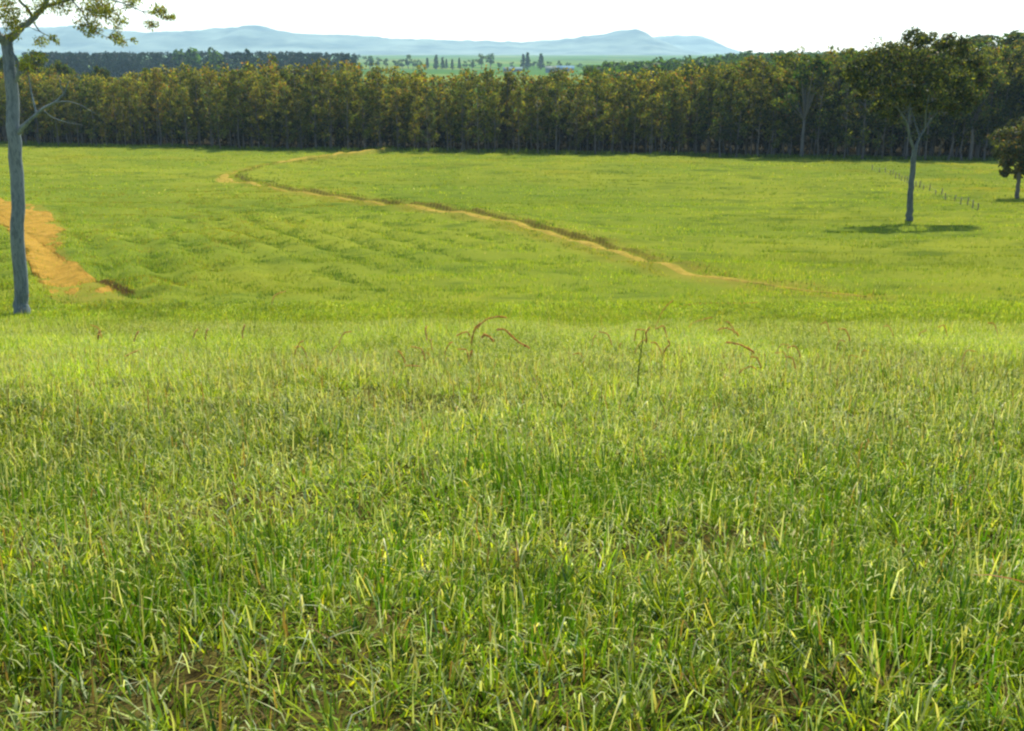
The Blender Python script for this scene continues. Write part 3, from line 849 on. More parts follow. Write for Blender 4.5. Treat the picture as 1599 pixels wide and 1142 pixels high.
# the tall gum at the left edge of the picture
def left_gum():
    Y = 40.0
    q = at_depth(Y)
    b = q(33, 490); b[2] = float(H(np.array([b[0]]), np.array([Y]))[0])
    limbs = [([b + (0, 0, -0.4), q(33, 470), q(29, 350), q(23, 220), q(16, 110), q(10, 66)], [0.36, 0.255, 0.24, 0.235, 0.215, 0.19]),
             ([q(10, 66), q(32, 44, .3), q(52, 30, .6), q(68, 12, .8), q(78, -14, 1), q(96, -60, 1.4), q(110, -120, 1.8)], [0.17, 0.12, 0.105, 0.10, 0.09, 0.07, 0.04]),
             ([q(52, 30, .6), q(44, 14, .2), q(30, 2, -.3), q(20, -30, -.6), q(18, -90, -1)], [0.07, 0.05, 0.045, 0.04, 0.025]),
             ([q(10, 70), q(-4, 52, -.3), q(-30, 20, -.8), q(-50, -40, -1.2), q(-70, -120, -1)], [0.18, 0.14, 0.12, 0.10, 0.05]),
             ([q(-30, 20, -.8), q(-70, -10, -1.8), q(-130, -30, -2.4)], [0.09, 0.06, 0.03]),
             ([q(68, 12, .8), q(110, -2, .2), q(150, -6, -.4), q(190, 4, -.8), q(222, 18, -1)], [0.07, 0.045, 0.03, 0.022, 0.014]),
             ([q(27, 207, -.1), q(46, 188, -.3), q(66, 170, -.4), q(86, 160, -.5), q(100, 147, -.5), q(107, 128, -.5)], [0.11, 0.065, 0.05, 0.038, 0.026, 0.014]),
             ([q(86, 160, -.5), q(104, 158, -.6), q(122, 162, -.6), q(150, 178, -.6)], [0.022, 0.016, 0.011, 0.006]),
             ([q(100, 147, -.5), q(94, 132, -.5), q(92, 118, -.5)], [0.018, 0.012, 0.006]), ([q(66, 170, -.4), q(78, 182, -.3), q(98, 190, -.3), q(130, 196, -.3)], [0.02, 0.014, 0.01, 0.005]),
             ([q(57, 176, -.3), q(50, 152, -.3), q(46, 126, -.3), q(42, 108, -.3)], [0.04, 0.03, 0.022, 0.014]),
             ([q(25, 128, -.12), q(29, 114, -.25), q(25, 92, -.25), q(19, 82, -.22)], [0.06, 0.07, 0.065, 0.04]),
             ([q(29, 118, -.25), q(40, 110, -.4), q(52, 98, -.5)], [0.035, 0.025, 0.015]),
             ([q(110, -2, .2), q(130, 20, .1), q(140, 45, 0), q(170, 60, -.2)], [0.03, 0.022, 0.016, 0.010]),
             ([q(50, 32, .6), q(62, 50, .4), q(84, 60, .2)], [0.03, 0.02, 0.010])]
    blobs = [(q(96, 8, .5), .55, .9), (q(140, 14, 0), .45, 0.8), (q(176, 20, -.5), .42, .7), (q(186, 36, -.5), .32, .5), (q(152, 2, -.4), .5, .7), (q(128, -30, .8), .9, 1.0),
             (q(200, -30, -.4), .8, .9), (q(248, 18, -1), .30, .7), (q(262, 28, -1), .22, .5), (q(238, 38, -1), .24, .55), (q(205, 5, -.8), .3, .5), (q(150, 46, -.1), .36, .55), (q(178, 58, -.2), .3, .5),
             (q(190, 66, -.3), .2, .35), (q(134, 38, 0), .36, .5), (q(12, 18, -.6), .5, .6), (q(4, 36, -.7), .45, .5), (q(28, 34, -.2), .4, .45), (q(60, 10, .4), .45, .5),
             (q(-20, 0, -1), 1.0, 1), (q(40, -50, -.5), 1.3, 1.2), (q(100, -90, 1), 1.3, 1.2), (q(20, -130, -.5), 1.5, 1.3), (q(-60, -80, -1), 1.4, 1.2), (q(110, -150, 1.5), 1.4, 1.2), (q(-120, -40, -2), 1.2, 1),
             (q(52, 92, -.5), .42, .45), (q(42, 106, -.3), .3, .3), (q(58, 62, .3), .34, .3), (q(84, 62, .2), .25, .3), (q(20, 60, -.3), .3, .25), (q(210, 62, -.3), .16, .25)]
    traced_tree('gum_tree', 'tall pale-trunked gum with sparse leaves, cut by the picture edge beside the bare soil', 'tree', b, limbs, blobs,
                [(0.19, 0.205, 0.028), (0.28, 0.29, 0.045), (0.11, 0.14, 0.022), (0.23, 0.13, 0.03)], [4, 4, 3, 1.6], 0.105, M_BARK_PALE, 11, twig=0.007, per=40, nsub=17, spread=1.8)
left_gum()

# the lone gum standing in the field on the right
def lone_gum():
    g = hit(1420, 345); Y = float(g[1])
    q = at_depth(Y)
    b = np.array([g[0], Y, float(H(g[:1], g[1:])[0])])
    limbs = [([b + (0, 0, -0.4), q(1420, 338), q(1422, 300), q(1425, 262), q(1428, 235)], [0.36, 0.26, 0.22, 0.205, 0.20]),
             ([q(1428, 238), q(1421, 215, -.3), q(1416, 192, -.5), q(1404, 172, -.8), q(1385, 150, -1.2), q(1365, 125, -1.6)], [0.13, 0.09, 0.08, 0.065, 0.05, 0.03]),
             ([q(1428, 238), q(1434, 218, .3), q(1444, 200, .6), q(1455, 185, 1), q(1478, 160, 1.5), q(1500, 130, 1.8)], [0.14, 0.10, 0.085, 0.07, 0.05, 0.03]),
             ([q(1418, 195, -.5), q(1420, 170, -.2), q(1424, 140, 0), q(1424, 110, .2), q(1428, 80, .2)], [0.075, 0.06, 0.05, 0.04, 0.02]),
             ([q(1444, 200, .6), q(1446, 175, .2), q(1452, 140, 0), q(1458, 100, -.3), q(1462, 75, -.5)], [0.075, 0.06, 0.05, 0.04, 0.02]),
             ([q(1404, 172, -.8), q(1398, 150, -1.8), q(1390, 120, -2.5)], [0.05, 0.04, 0.025]),
             ([q(1436, 212, .4), q(1428, 190, 1.2), q(1420, 160, 2.2), q(1410, 120, 2.8)], [0.07, 0.055, 0.045, 0.03])]
    blobs = []
    for px, py, dy, r, dn in [(1340, 105, -1, 1.0, 1.1), (1360, 92, 0, 1.15, 1.3), (1385, 82, -1, 1.15, 1.3), (1408, 85, 1.5, 1.2, 1.3), (1395, 110, -2, 1.3, 1.4), (1368, 125, -1.5, 1.0, 1.1),
                              (1428, 62, 0, .85, 1.0), (1445, 60, .5, .7, .8), (1475, 64, -.5, .9, 1.1), (1495, 72, .5, .9, 1.0), (1460, 90, -1, 1.2, 1.3), (1435, 95, -2, 1.3, 1.4),
                              (1500, 95, 1, 1.2, 1.3), (1525, 102, 0, .9, 1.0), (1490, 120, -1.5, 1.3, 1.4), (1470, 125, -2, 1.2, 1.3), (1512, 128, 1, 1.0, 1.0), (1430, 125, 2.5, 1.3, 1.3), (1410, 130, 3, 1.2, 1.2),
                              (1445, 130, -3, 1.1, 1.2), (1475, 150, 1.5, .9, .9), (1395, 145, -2.2, .8, .8), (1385, 165, -1.5, .6, .7), (1372, 168, -1, .5, .6), (1440, 150, 2, .9, .8), (1500, 152, 1.8, .7, .7),
                              (1450, 110, 3.5, 1.2, 1.1), (1380, 100, 2.5, 1.1, 1.1), (1422, 148, -1.8, .7, .7), (1395, 185, -1, .4, .4), (1460, 170, .8, .6, .6), (1335, 120, 0, .6, .6), (1520, 150, 1, .9, .9), (1535, 125, 0.5, .8, .8), (1345, 135, -.5, .7, .7), (1410, 160, 1, .8, .8), (1435, 170, 2, .6, .6), (1490, 175, 1.5, .6, .6), (1400, 175, 1.5, .7, .7), (1375, 150, .5, .8, .8), (1425, 165, 2.5, .7, .7), (1455, 160, -2.5, .8, .8), (1480, 165, 0, .7, .8), (1330, 112, .5, .7, .8), (1350, 150, 1, .5, .6), (1385, 180, .5, .45, .6), (1510, 165, 0, .6, .7)]:
        blobs.append((q(px, py, dy), r, dn))
    traced_tree('gum_tree', 'lone spreading gum tree with a forked pale trunk standing in the mown field', 'tree', b, limbs, blobs,
                [DARKG, OLIVE, (0.045, 0.07, 0.016), OLIVE2, (0.10, 0.055, 0.02)], [4, 3, 4, 1.6, .7], 0.25, M_BARK_GREEN, 12, twig=0.016, per=48, nsub=13, spread=1.35)
lone_gum()

# small dark tree at the right edge
def edge_tree():
    g = hit(1588, 311); Y = float(g[1]); q = at_depth(Y)
    b = np.array([g[0], Y, float(H(g[:1], g[1:])[0])])
    limbs = [([b + (0, 0, -.3), q(1588, 305), q(1590, 285), q(1592, 262), q(1596, 235)], [0.24, 0.20, 0.17, 0.15, 0.10]),
             ([q(1591, 270), q(1578, 250, -.3), q(1566, 235, -.6)], [0.10, 0.07, 0.03]), ([q(1592, 262), q(1610, 240, .5), q(1630, 215, .8)], [0.10, 0.08, 0.03])]
    blobs = [(q(px, py, dy), r, d) for px, py, dy, r, d in [(1565, 230, -.5, .9, 1), (1585, 212, 0, 1.2, 1.2), (1605, 200, .5, 1.4, 1.3), (1575, 255, -.8, .7, .8), (1600, 245, -1, 1.2, 1.2), (1630, 225, 0, 1.6, 1.4),
                                                           (1620, 260, .5, 1.2, 1.1), (1650, 250, 0, 1.4, 1.2), (1556, 240, -.3, .5, .6), (1600, 225, 1.5, 1.4, 1.2), (1590, 270, .3, .6, .6), (1570, 245, 1, .9, 1), (1580, 235, -1, 1.0, 1), (1560, 215, .4, .8, .8), (1597, 262, -.5, .9, 1), (1575, 270, .5, .6, .7), (1625, 195, 1, 1.3, 1.2)]]
    traced_tree('paddock_tree', 'small low-branching dark tree at the picture edge past the fence posts', 'tree', b, limbs, blobs,
                [DARKG, OLIVE, (0.07, 0.07, 0.02), RUST], [3, 3, 3, .8], 0.30, M_BARK_DARK, 13, twig=0.02, per=42, nsub=12, spread=1.5)
edge_tree()

# broad natural trees standing in and over the right part of the belt
def broad_tree(seed, h, cr, leaf=0.5, cols=None, wts=None, nblob=16, per=52):
    r = np.random.default_rng(seed)
    tb = Buf(); cb = Buf()
    fork = h * 0.36
    stem = np.array([[0, 0, -0.3], [0, 0, .5], [r.normal(0, .15), r.normal(0, .15), fork * 0.6], [r.normal(0, .25), r.normal(0, .25), fork]])
    tb.tube(stem, [0.42, 0.34, 0.28, 0.24], 7)
    cols = cols or [OLIVE, OLIVE2, DARKG, RUST, LEAFG]; wts = wts or [3, 2, 2.5, .6, 4.5]
    for k in range(nblob):
        a = k * 2.399 + r.uniform(-.4, .4); u = (k + 0.5) / nblob
        zz = fork + (h - fork) * (0.22 + 0.68 * r.uniform())
        f = (zz - fork) / (h - fork)
        rr = cr * math.sqrt(u) * (0.55 + 0.45 * math.sin(math.pi * min(1, f + 0.12)))
        c = np.array([math.cos(a) * rr, math.sin(a) * rr, zz])
        mid = stem[-1] + (c - stem[-1]) * 0.5 + np.array([0, 0, 0.4])
        tb.tube(np.array([stem[-1], mid, c]), [0.13, 0.08, 0.03], 5)
        hue = r.uniform(0.8, 1.2)
        for q in range(6):
            v = r.normal(size=3); v /= np.linalg.norm(v)
            cc = c + v * cr * 0.24 * r.uniform(0.4, 1)
            clump(cb, cc, cr * 0.17, per, leaf, [tuple(np.array(x) * hue) for x in cols], wts, r)
    zmax = np.concatenate(cb.v)[:, 2].max()
    cb.v = [q * (h / zmax) for q in cb.v]; tb.v = [q * (h / zmax) for q in tb.v]
    return tb.mesh('trunk', True), cb.mesh('crown')

BV = [broad_tree(200 + k, 16.0, 5.0) for k in range(4)]
def broad():
    r = np.random.default_rng(77)
    # px of the stem, extra distance behind the edge, px row of the top, width factor, label
    spec = [(1252, 1.0, 82, 0.95, 'broad olive tree with a pale straight stem standing out at the front of the belt'),
            (1212, 14, 80, 0.9, 'broad rusty-topped tree rising above the belt, next along from the pale straight stem'),
            (1150, 26, 86, 0.95, 'low round dark-hearted tree swelling over the belt below the far wood'),
            (1282, 12, 84, 0.8, 'broad reddish tree rising over the belt before the skyline dips'),
            (1340, 9, 72, 1.05, 'wide dark tree in the belt just behind the lone gum and showing past its crown'),
            (1395, 15, 72, 1.05, 'dark round tree in the belt hidden mostly by the crown of the lone gum'),
            (1455, 10, 74, 1.05, 'dark tree in the belt behind the forked trunk of the lone gum'),
            (1516, 0.5, 96, 0.95, 'dark spreading tree with its stem base on the sunlit grass at the wood edge'),
            (1560, 8, 88, 1.1, 'dark leafy tree of the belt between the skyline tree and the edge tree'),
            (1610, 6, 92, 1.2, 'dark leafy belt tree running out of the picture above the edge tree'),
            (1565, 60, 52, 1.9, 'tall blue-green tree with the highest crown on the skyline near the picture edge'),
            (1618, 55, 42, 1.9, 'tall blue-green skyline tree mostly outside the picture edge'),
            (1080, 22, 98, 0.75, 'rusty round-topped tree poking up from the belt left of the dark-hearted one'),
            (925, 30, 104, 0.6, 'small dark round tree top poking over the belt by the far sheds')]
    for k, (px, dep, top, w, lab) in enumerate(spec):
        x0 = (px - 799.5) / F_PX * 170
        for _ in range(4):
            y0 = float(forest_edge(np.array([x0]))[0]) + dep
            x0 = P(px, 240, y0)[0]
        z0 = float(H(np.array([x0]), np.array([y0]))[0])
        h = P(px, top, y0)[2] - z0
        s = h / 16.0
        put_tree('broad_tree', lab, 'tree', BV[k % 4], (x0, y0, z0), 'broad trees in and over the belt', r.uniform(0, 6.28), (s * w, s * w, s),
                 M_BARK_MID if k == 0 else M_BARK_DARK)
broad()

# trees at the left, crowns seen behind the gum trunk
# ------------------------------------------------------------------ far country
def far_round(seed, n=150, leaf=0.17):
    """unit-height round-headed tree"""
    r = np.random.default_rng(seed); tb = Buf(); cb = Buf()
    tb.tube(np.array([[0, 0, -0.03], [0.01, 0, .2], [0, 0.01, .5]]), [0.035, 0.028, 0.015], 5)
    for k in range(11):
        a = r.uniform(0, 6.28); z = r.uniform(.32, .85); rr = 0.30 * math.sin(math.pi * min(1, (z - .12) / .95)) * r.uniform(.3, 1.1)
        clump(cb, np.array([math.cos(a) * rr, math.sin(a) * rr, z]), 0.16, n // 11 + 4, leaf, [LEAFG, DARKG, (0.06, 0.10, 0.03)], [3, 3, 3], r)
    return tb.mesh('trunk', True), cb.mesh('crown')

def far_pine(seed):
    r = np.random.default_rng(seed); tb = Buf(); cb = Buf()
    tb.tube(np.array([[0, 0, -0.03], [0, 0, .5], [0, 0, .96]]), [0.03, 0.02, 0.006], 5)
    for k in range(16):
        z = .12 + .86 * k / 16; rr = 0.17 * (1 - 0.8 * (z - .1) / .9)
        for q in range(3):
            a = r.uniform(0, 6.28)
            clump(cb, np.array([math.cos(a) * rr * .6, math.sin(a) * rr * .6, z]), rr * .75, 9, 0.11, [DARKG, (0.04, 0.07, 0.03)], [1, 1], r)
    return tb.mesh('trunk', True), cb.mesh('crown')

RV = [far_round(300 + k) for k in range(5)]
PV = [far_pine(320 + k) for k in range(3)]

def far_tree(px, Y, top, kind, label, group, wide=1.0, k=0, name='far_tree'):
    p = P(px, 90, Y); z = float(H(np.array([p[0]]), np.array([Y]))[0])
    h = P(px, top, Y)[2] - z
    vs = RV if kind == 'r' else PV
    return put_tree(name if kind == 'r' else 'far_conifer', label, 'tree', vs[k % len(vs)], (p[0], Y, z), group, k * 1.7, (h * wide, h * wide, h), M_BARK_DARK)

def far_country():
    r = np.random.default_rng(99)
    # dark wooded ridge beyond the plantation on the left: one mass
    b = Buf()
    for k in range(330):
        px = r.uniform(40, 556); Y = r.uniform(820, 930)
        p = P(px, 90, Y); z = float(H(np.array([p[0]]), np.array([Y]))[0])
        top = P(px, 80.5 + r.normal(0, 0.9) + 2.0 * sstep(520, 560, px), Y)[2] - (r.uniform(0, 6) if Y < 850 else 0)
        h = top - z
        b.tube(np.array([[p[0], Y, z - .5], [p[0], Y, z + h * .6]]), [.3, .15], 4, (0.08, 0.07, 0.06))
        for q in range(10):
            f = r.uniform(.18, .93); a = r.uniform(0, 6.28); rr = r.uniform(0, 4.0)
            clump(b, np.array([p[0] + math.cos(a) * rr, Y + math.sin(a) * rr, z + h * f]), 2.3, 20, 2.0, [(0.012, 0.025, 0.026), (0.02, 0.034, 0.026)], [1, 1], r)
    link('far_wood', b.mesh('far_wood'), M_LEAF, kind='stuff', label='long flat-topped dark blue wood on the plain under the hills', cat='wood')
    far_tree(298, 800, 72, 'r', 'tall dark broad tree rising above the flat far wood, larger of two', 'tall trees over the far wood', 1.15, 0)
    far_tree(288, 805, 74, 'r', 'tall dark tree leaning against the larger tree above the far wood', 'tall trees over the far wood', .9, 3)
    far_tree(337, 800, 72.5, 'r', 'smaller greenish tree rising above the flat far wood beside the larger dark one', 'tall trees over the far wood', .75, 1)
    far_tree(387, 800, 75, 'p', 'thin pointed tree tip above the flat far wood', 'tall trees over the far wood', .8, 1)
    rows = [(577, 86, 'r', 1.5, 'dark round tree alone in the gap past the end of the far wood'), (592, 89, 'r', 1.1, 'reddish small tree beside the dark round one past the far wood'),
            (602, 90, 'r', 1.0, 'small thin tree on the outer side of the pair past the far wood'),
            (618, 92, 'r', 1.3, 'low bushy tree at the start of the far tree line'), (628, 91, 'r', 1.2, 'second low bushy tree of the far tree line'),
            (637, 84, 'r', 1.1, 'taller faint tree standing over the low bushes of the far tree line'), (645, 93, 'r', 1.2, 'dark low tree between the faint tall tree and the conifers'),
            (655, 92, 'r', 1.0, 'pale green tree just before the far conifers'), (667, 90, 'p', 1.5, 'broad-based conifer, first in the far row of pointed trees'),
            (681, 85, 'p', 1.5, 'tallest conifer in the far row of pointed trees'), (691, 89, 'p', 1.5, 'wide conifer next to the tallest in the far row'), (697, 92, 'p', 1.3, 'short conifer leaning on the wide one in the far row'),
            (706, 92, 'p', 1.4, 'dark blunt conifer after the gap in the far row'), (717, 90, 'p', 1.2, 'thin spiky conifer near the end of the far row'), (726, 94, 'r', 1.3, 'pale bush at the end of the far conifer row'),
            (737, 92, 'r', 1.3, 'pale bush against the large far dome-shaped tree'),
            (752, 83, 'r', 1.25, 'large far dome-shaped tree, its left half'), (766, 82, 'r', 1.3, 'large far dome-shaped tree, its right half'),
            (780, 96, 'r', 1.2, 'bright low bush past the large dome-shaped trees'), (800, 96, 'r', 1.2, 'low pale bush before the twin pointed trees'),
            (817, 84, 'p', 1.5, 'shorter of the twin pointed trees near the far sheds'), (824, 81, 'p', 1.4, 'taller of the twin pointed trees near the far sheds'),
            (845, 83, 'p', 1.7, 'single dark pointed tree behind the pale blue shed'), (834, 94, 'r', 1.5, 'dark bush at the foot of the pointed trees'), (856, 95, 'r', 1.4, 'dark bush over the end of the pale blue shed'),
            (874, 94, 'r', 1.3, 'dark small tree above the roof of the pale blue shed'), (888, 97, 'r', 1.3, 'low tree past the roof of the pale blue shed'),
            (905, 98, 'r', 1.3, 'low tree at the far corner of the pale blue shed')]
    for k, (px, top, kd, w, lab) in enumerate(rows):
        far_tree(px, 1380 + (k % 3) * 25, top, kd, lab, 'far trees across the plain', w * .85, k)
    # wooded rise to the right, rising behind the belt
    k = 0
    for px in np.arange(925, 1330, 8.5):
        for Yb in (640, 520, 420):
            pxx = px + r.normal(0, 3)
            top = np.interp(pxx, [925, 945, 980, 1050, 1100, 1170, 1200, 1330], [99, 91, 93, 88, 86, 79, 80, 76]) + r.normal(0, 1.6) + {640: 0, 520: 4, 420: 9}[Yb]
            far_tree(pxx, Yb + r.uniform(-30, 30), top, 'r', 'blue-green tree on the wooded rise behind the belt, under the fading end of the hills', 'trees on the wooded rise', r.uniform(.85, 1.2), k, 'hillside_tree'); k += 1
    far_tree(1165, 640, 76, 'r', 'taller round tree topping the skyline of the wooded rise', 'trees on the wooded rise', .9, 2, 'hillside_tree')
    # crowns glimpsed left of and behind the gum trunk
    for k, (px, top) in enumerate([(-10, 84), (15, 88), (45, 80), (66, 84), (88, 92), (105, 104), (150, 102), (228, 104)]):
        Y = 262.0 if k != 7 else 240
        p = P(px, 100, Y); z = float(H(np.array([p[0]]), np.array([Y]))[0]); h = P(px, top, Y)[2] - z
        s = h / 16.0
        labs = ['olive tree behind the plantation at the picture edge behind the gum', 'olive tree behind the plantation seen close to the gum trunk', 'brownish tree behind the plantation, its top by the gum fork',
                'brownish tree behind the plantation under the hanging gum leaves', 'lower dark tree behind the plantation under the hanging gum leaves', 'low tree behind the plantation beside the bright green gap',
                'yellowish tree behind the plantation on the near side of the bright green gap', 'small reddish tree behind the plantation past the bright green gap']
        put_tree('broad_tree', labs[k], 'tree', BV[k % 4], (p[0], Y, z), 'trees behind the plantation by the gum', k * 1.3, (s * .7, s * .7, s), M_BARK_DARK)

    # farm sheds
    def shed(px0, px1, top, Y, label, roofc):
        a = P(px0, 100, Y); c = P(px1, 100, Y); xm = (a[0] + c[0]) / 2; L = abs(c[0] - a[0])
        z = float(H(np.array([xm]), np.array([Y]))[0])
        hw = P(px0, top, Y)[2] - z
        t = thing('farm_shed', label, 'shed', (xm, Y, z))
        Wd = 12.0; eave = hw * .66
        hx, hy = L / 2, Wd / 2
        v = [(-hx, -hy, -.5), (hx, -hy, -.5), (hx, hy, -.5), (-hx, hy, -.5), (-hx, -hy, eave), (hx, -hy, eave), (hx, hy, eave), (-hx, hy, eave), (-hx, 0, hw - .12), (hx, 0, hw - .12)]
        me = new_mesh('wall', np.array(v), [[(0, 1, 5, 4), (2, 3, 7, 6)], [(1, 2, 6, 9, 5), (3, 0, 4, 8, 7)]])
        link('wall', me, plain('painted steel wall', (0.10, 0.15, 0.18), (0.14, 0.19, 0.22), .3, .95), t)
        o = .6
        rv = []; rq = []
        for s in (-1, 1):
            n = len(rv)
            for dz in (0, .15):
                rv += [(-hx - o, s * (hy + o), eave - .3 + dz), (hx + o, s * (hy + o), eave - .3 + dz), (hx + o, 0, hw + dz), (-hx - o, 0, hw + dz)]
            rq += [(n, n + 1, n + 2, n + 3), (n + 4, n + 5, n + 6, n + 7), (n, n + 1, n + 5, n + 4), (n + 1, n + 2, n + 6, n + 5), (n + 3, n, n + 4, n + 7)]
        link('roof', new_mesh('roof', np.array(rv), [rq]), plain('sheet metal roof', roofc, tuple(q * 1.2 for q in roofc), .3, .95), t)
        dv = [(-hx * .3, -hy - .06, 0), (hx * .3, -hy - .06, 0), (hx * .3, -hy - .06, eave * .8), (-hx * .3, -hy - .06, eave * .8)]
        dv += [(x, y + .05, zz) for x, y, zz in dv]
        link('door', new_mesh('door', np.array(dv), [[(0, 1, 2, 3), (4, 5, 6, 7), (3, 2, 6, 7), (0, 3, 7, 4), (1, 2, 6, 5)]]), plain('dark shed opening', (.05, .06, .07), (.08, .09, .1), .3), t)
    shed(868, 896, 103, 1250, 'long low farm shed with a pale blue roof among the far trees', (0.10, 0.19, 0.26))
    shed(786, 815, 105, 1260, 'low farm shed with a pale grey-green roof below the dome-shaped trees', (0.13, 0.19, 0.18))
    shed(852, 868, 103.5, 1230, 'small pale-roofed shed butting up near the blue-roofed one', (0.18, 0.20, 0.16))
far_country()

# ------------------------------------------------------------------ hills
def ridge(name, prof, Y, depth, seed):
    prof = np.array(prof, float)
    xs = np.linspace(prof[0, 0], prof[-1, 0], 260)
    top = np.interp(xs, prof[:, 0], prof[:, 1])
    top = top + 4.5 * (fbm(xs / 13, xs * 0 + seed, seed, 4) - 0.5)
    for _ in range(0): top[1:-1] = (top[:-2] + 2 * top[1:-1] + top[2:]) / 4
    W = np.array([P(a, b, Y) for a, b in zip(xs, top)])
    u = np.linspace(-1.4, 1.4, 41)
    X = np.broadcast_to(W[:, 0][:, None], (260, 41)).copy()
    bump = (fbm(X / 230, np.broadcast_to(u, X.shape) * 2.2, seed, 5) - 0.5)
    Yy = Y + u[None, :] * depth + 0 * X
    shape = np.exp(-(u[None, :] * 1.25) ** 2)
    Z = -30 + np.maximum(W[:, 2][:, None] + 30, 0) * np.clip(shape * (1 + 1.6 * bump * np.sqrt(np.clip(1 - shape, 0, 1))), 0, 1)
    v = np.stack([X, Yy, Z], -1).reshape(-1, 3)
    i = np.arange(259)[:, None] * 41; j = np.arange(40)[None, :]
    q = np.stack([i + j, i + 41 + j, i + 42 + j, i + 1 + j], -1).reshape(-1, 4)
    link(name, new_mesh(name, v, [q], smooth=True), M_HILL, kind='structure')
ridge('hills', [(-500, 70), (-300, 55), (-100, 46), (0, 42), (70, 43), (130, 42), (200, 49), (235, 52), (270, 50), (300, 49), (340, 45), (378, 42), (395, 40), (405, 39.5), (415, 42), (432, 48), (470, 53),
                (540, 55), (580, 57), (640, 62), (700, 63), (780, 65), (840, 65), (880, 61), (940, 54), (972, 48), (990, 47), (1000, 50), (1014, 58), (1040, 72), (1080, 86), (1200, 95)], 6500, 900, 301)
ridge('hills', [(820, 90), (900, 74), (960, 64), (1010, 59), (1030, 57), (1065, 55), (1085, 56), (1100, 60), (1118, 68), (1132, 76), (1160, 84), (1250, 92)], 8100, 800, 303)

# ------------------------------------------------------------------ fence posts on the right
def fence():
    px = [(1362, 266), (1368, 267.5), (1375, 269), (1382, 271), (1389, 273), (1396, 276), (1403, 279), (1440, 296), (1449, 299), (1457, 302), (1466, 305), (1476, 311), (1485, 313), (1495, 317), (1505, 320), (1516, 324), (1527, 329)]
    pts = [hit(a, b) for a, b in px]
    allp = resample(np.array(pts), 0.05)
    seg = np.linalg.norm(np.diff(allp, axis=0), axis=1); s = np.concatenate([[0], np.cumsum(seg)])
    n = 24
    u = np.linspace(0, s[-1], n)
    q = np.stack([np.interp(u, s, allp[:, k]) for k in range(2)], 1)
    z = H(q[:, 0], q[:, 1])
    base = np.array([q[0, 0], q[0, 1], z[0]])
    t = thing('post_fence', 'line of short weathered fence posts running across the field behind the lone gum', 'fence', base)
    r = np.random.default_rng(5); tops = []
    for k in range(n):
        p = np.array([q[k, 0], q[k, 1], z[k]]) - base
        h = r.uniform(0.5, 0.72); lean = r.normal(0, 0.05, 2)
        b = Buf()
        b.tube(np.array([p + (0, 0, -.3), p + (lean[0] * .5, lean[1] * .5, h * .5), p + (lean[0], lean[1], h)]), [0.052, 0.048, 0.044], 7)
        link('post', b.mesh('post'), M_POST, t)
        tops.append(p + np.array([lean[0] * .8, lean[1] * .8, h * .8]))
    for f in (1.0, 0.5):
        b = Buf()
        b.tube(np.array([tp * np.array([1, 1, 1]) - np.array([0, 0, 0.8 * (1 - f)]) for tp in tops]), 0.004, 4)
        link('wire', b.mesh('wire'), plain('fence wire', (.2, .2, .2), (.3, .3, .3), 5, .5), t)
fence()

# ------------------------------------------------------------------ reddish seed stalks over the near grass
M_STALK = leafy('seed stalks', 0.55, 0.01, 0.5, (1.2, 1.0, 0.7))
def stalk(px0, py0, path, dist, label, group, thick=1.0, red=True):
    """base at a ground spot, stem up, then a drooping seed head following path (photo points at the same distance)"""
    r = np.random.default_rng(int(px0 * 7 + py0))
    dist = float(dist); q = at_depth(dist)
    b = q(px0, py0); b[2] = float(H(np.array([b[0]]), np.array([dist]))[0])
    t = thing('grass_stalk', label, 'grass stalk', b, group)
    pts = np.array([q(a, c, 0.03 * k) for k, (a, c) in enumerate(path)]) - b
    sb = Buf(); hb = Buf()
    st = np.vstack([[0, 0, -0.05], pts[:1] * np.array([.45, .45, .5]), pts[:1]])
    sb.tube(st, np.array([0.005, 0.0045, 0.0035]) * thick, 5, (0.20, 0.22, 0.04))
    c1 = (0.42, 0.25, 0.09) if group != C_ else (0.48, 0.32, 0.13) if red else (0.36, 0.26, 0.07)
    u = np.linspace(0, len(pts) - 1, (len(pts) - 1) * 6 + 1)
    pp = np.stack([np.interp(u, np.arange(len(pts)), pts[:, k]) for k in range(3)], 1)
    for _ in range(3):
        z = pp.copy(); z[1:-1] = (pp[:-2] + 2 * pp[1:-1] + pp[2:]) / 4; pp = z
    hb.tube(pp, np.linspace(0.0034, 0.0012, len(pp)) * thick * 0.75, 5, c1)
    n = len(pp) * 14
    k = r.integers(len(pp) // 4, len(pp), n)
    d = r.normal(size=(n, 3)) * .45; d[:, 2] -= .25; tan = np.gradient(pp, axis=0); tan /= np.linalg.norm(tan, axis=1)[:, None]
    d += tan[k]
    hb.leaves(pp[k] + r.normal(size=(n, 3)) * 0.008 * thick, d, r.uniform(.05, .10, n) * thick, .2, np.array(c1) * r.uniform(.7, 1.4, (n, 1)), r)
    link('stem', sb.mesh('stem'), M_STALK, t); link('seed_head', hb.mesh('seed_head'), M_STALK, t)

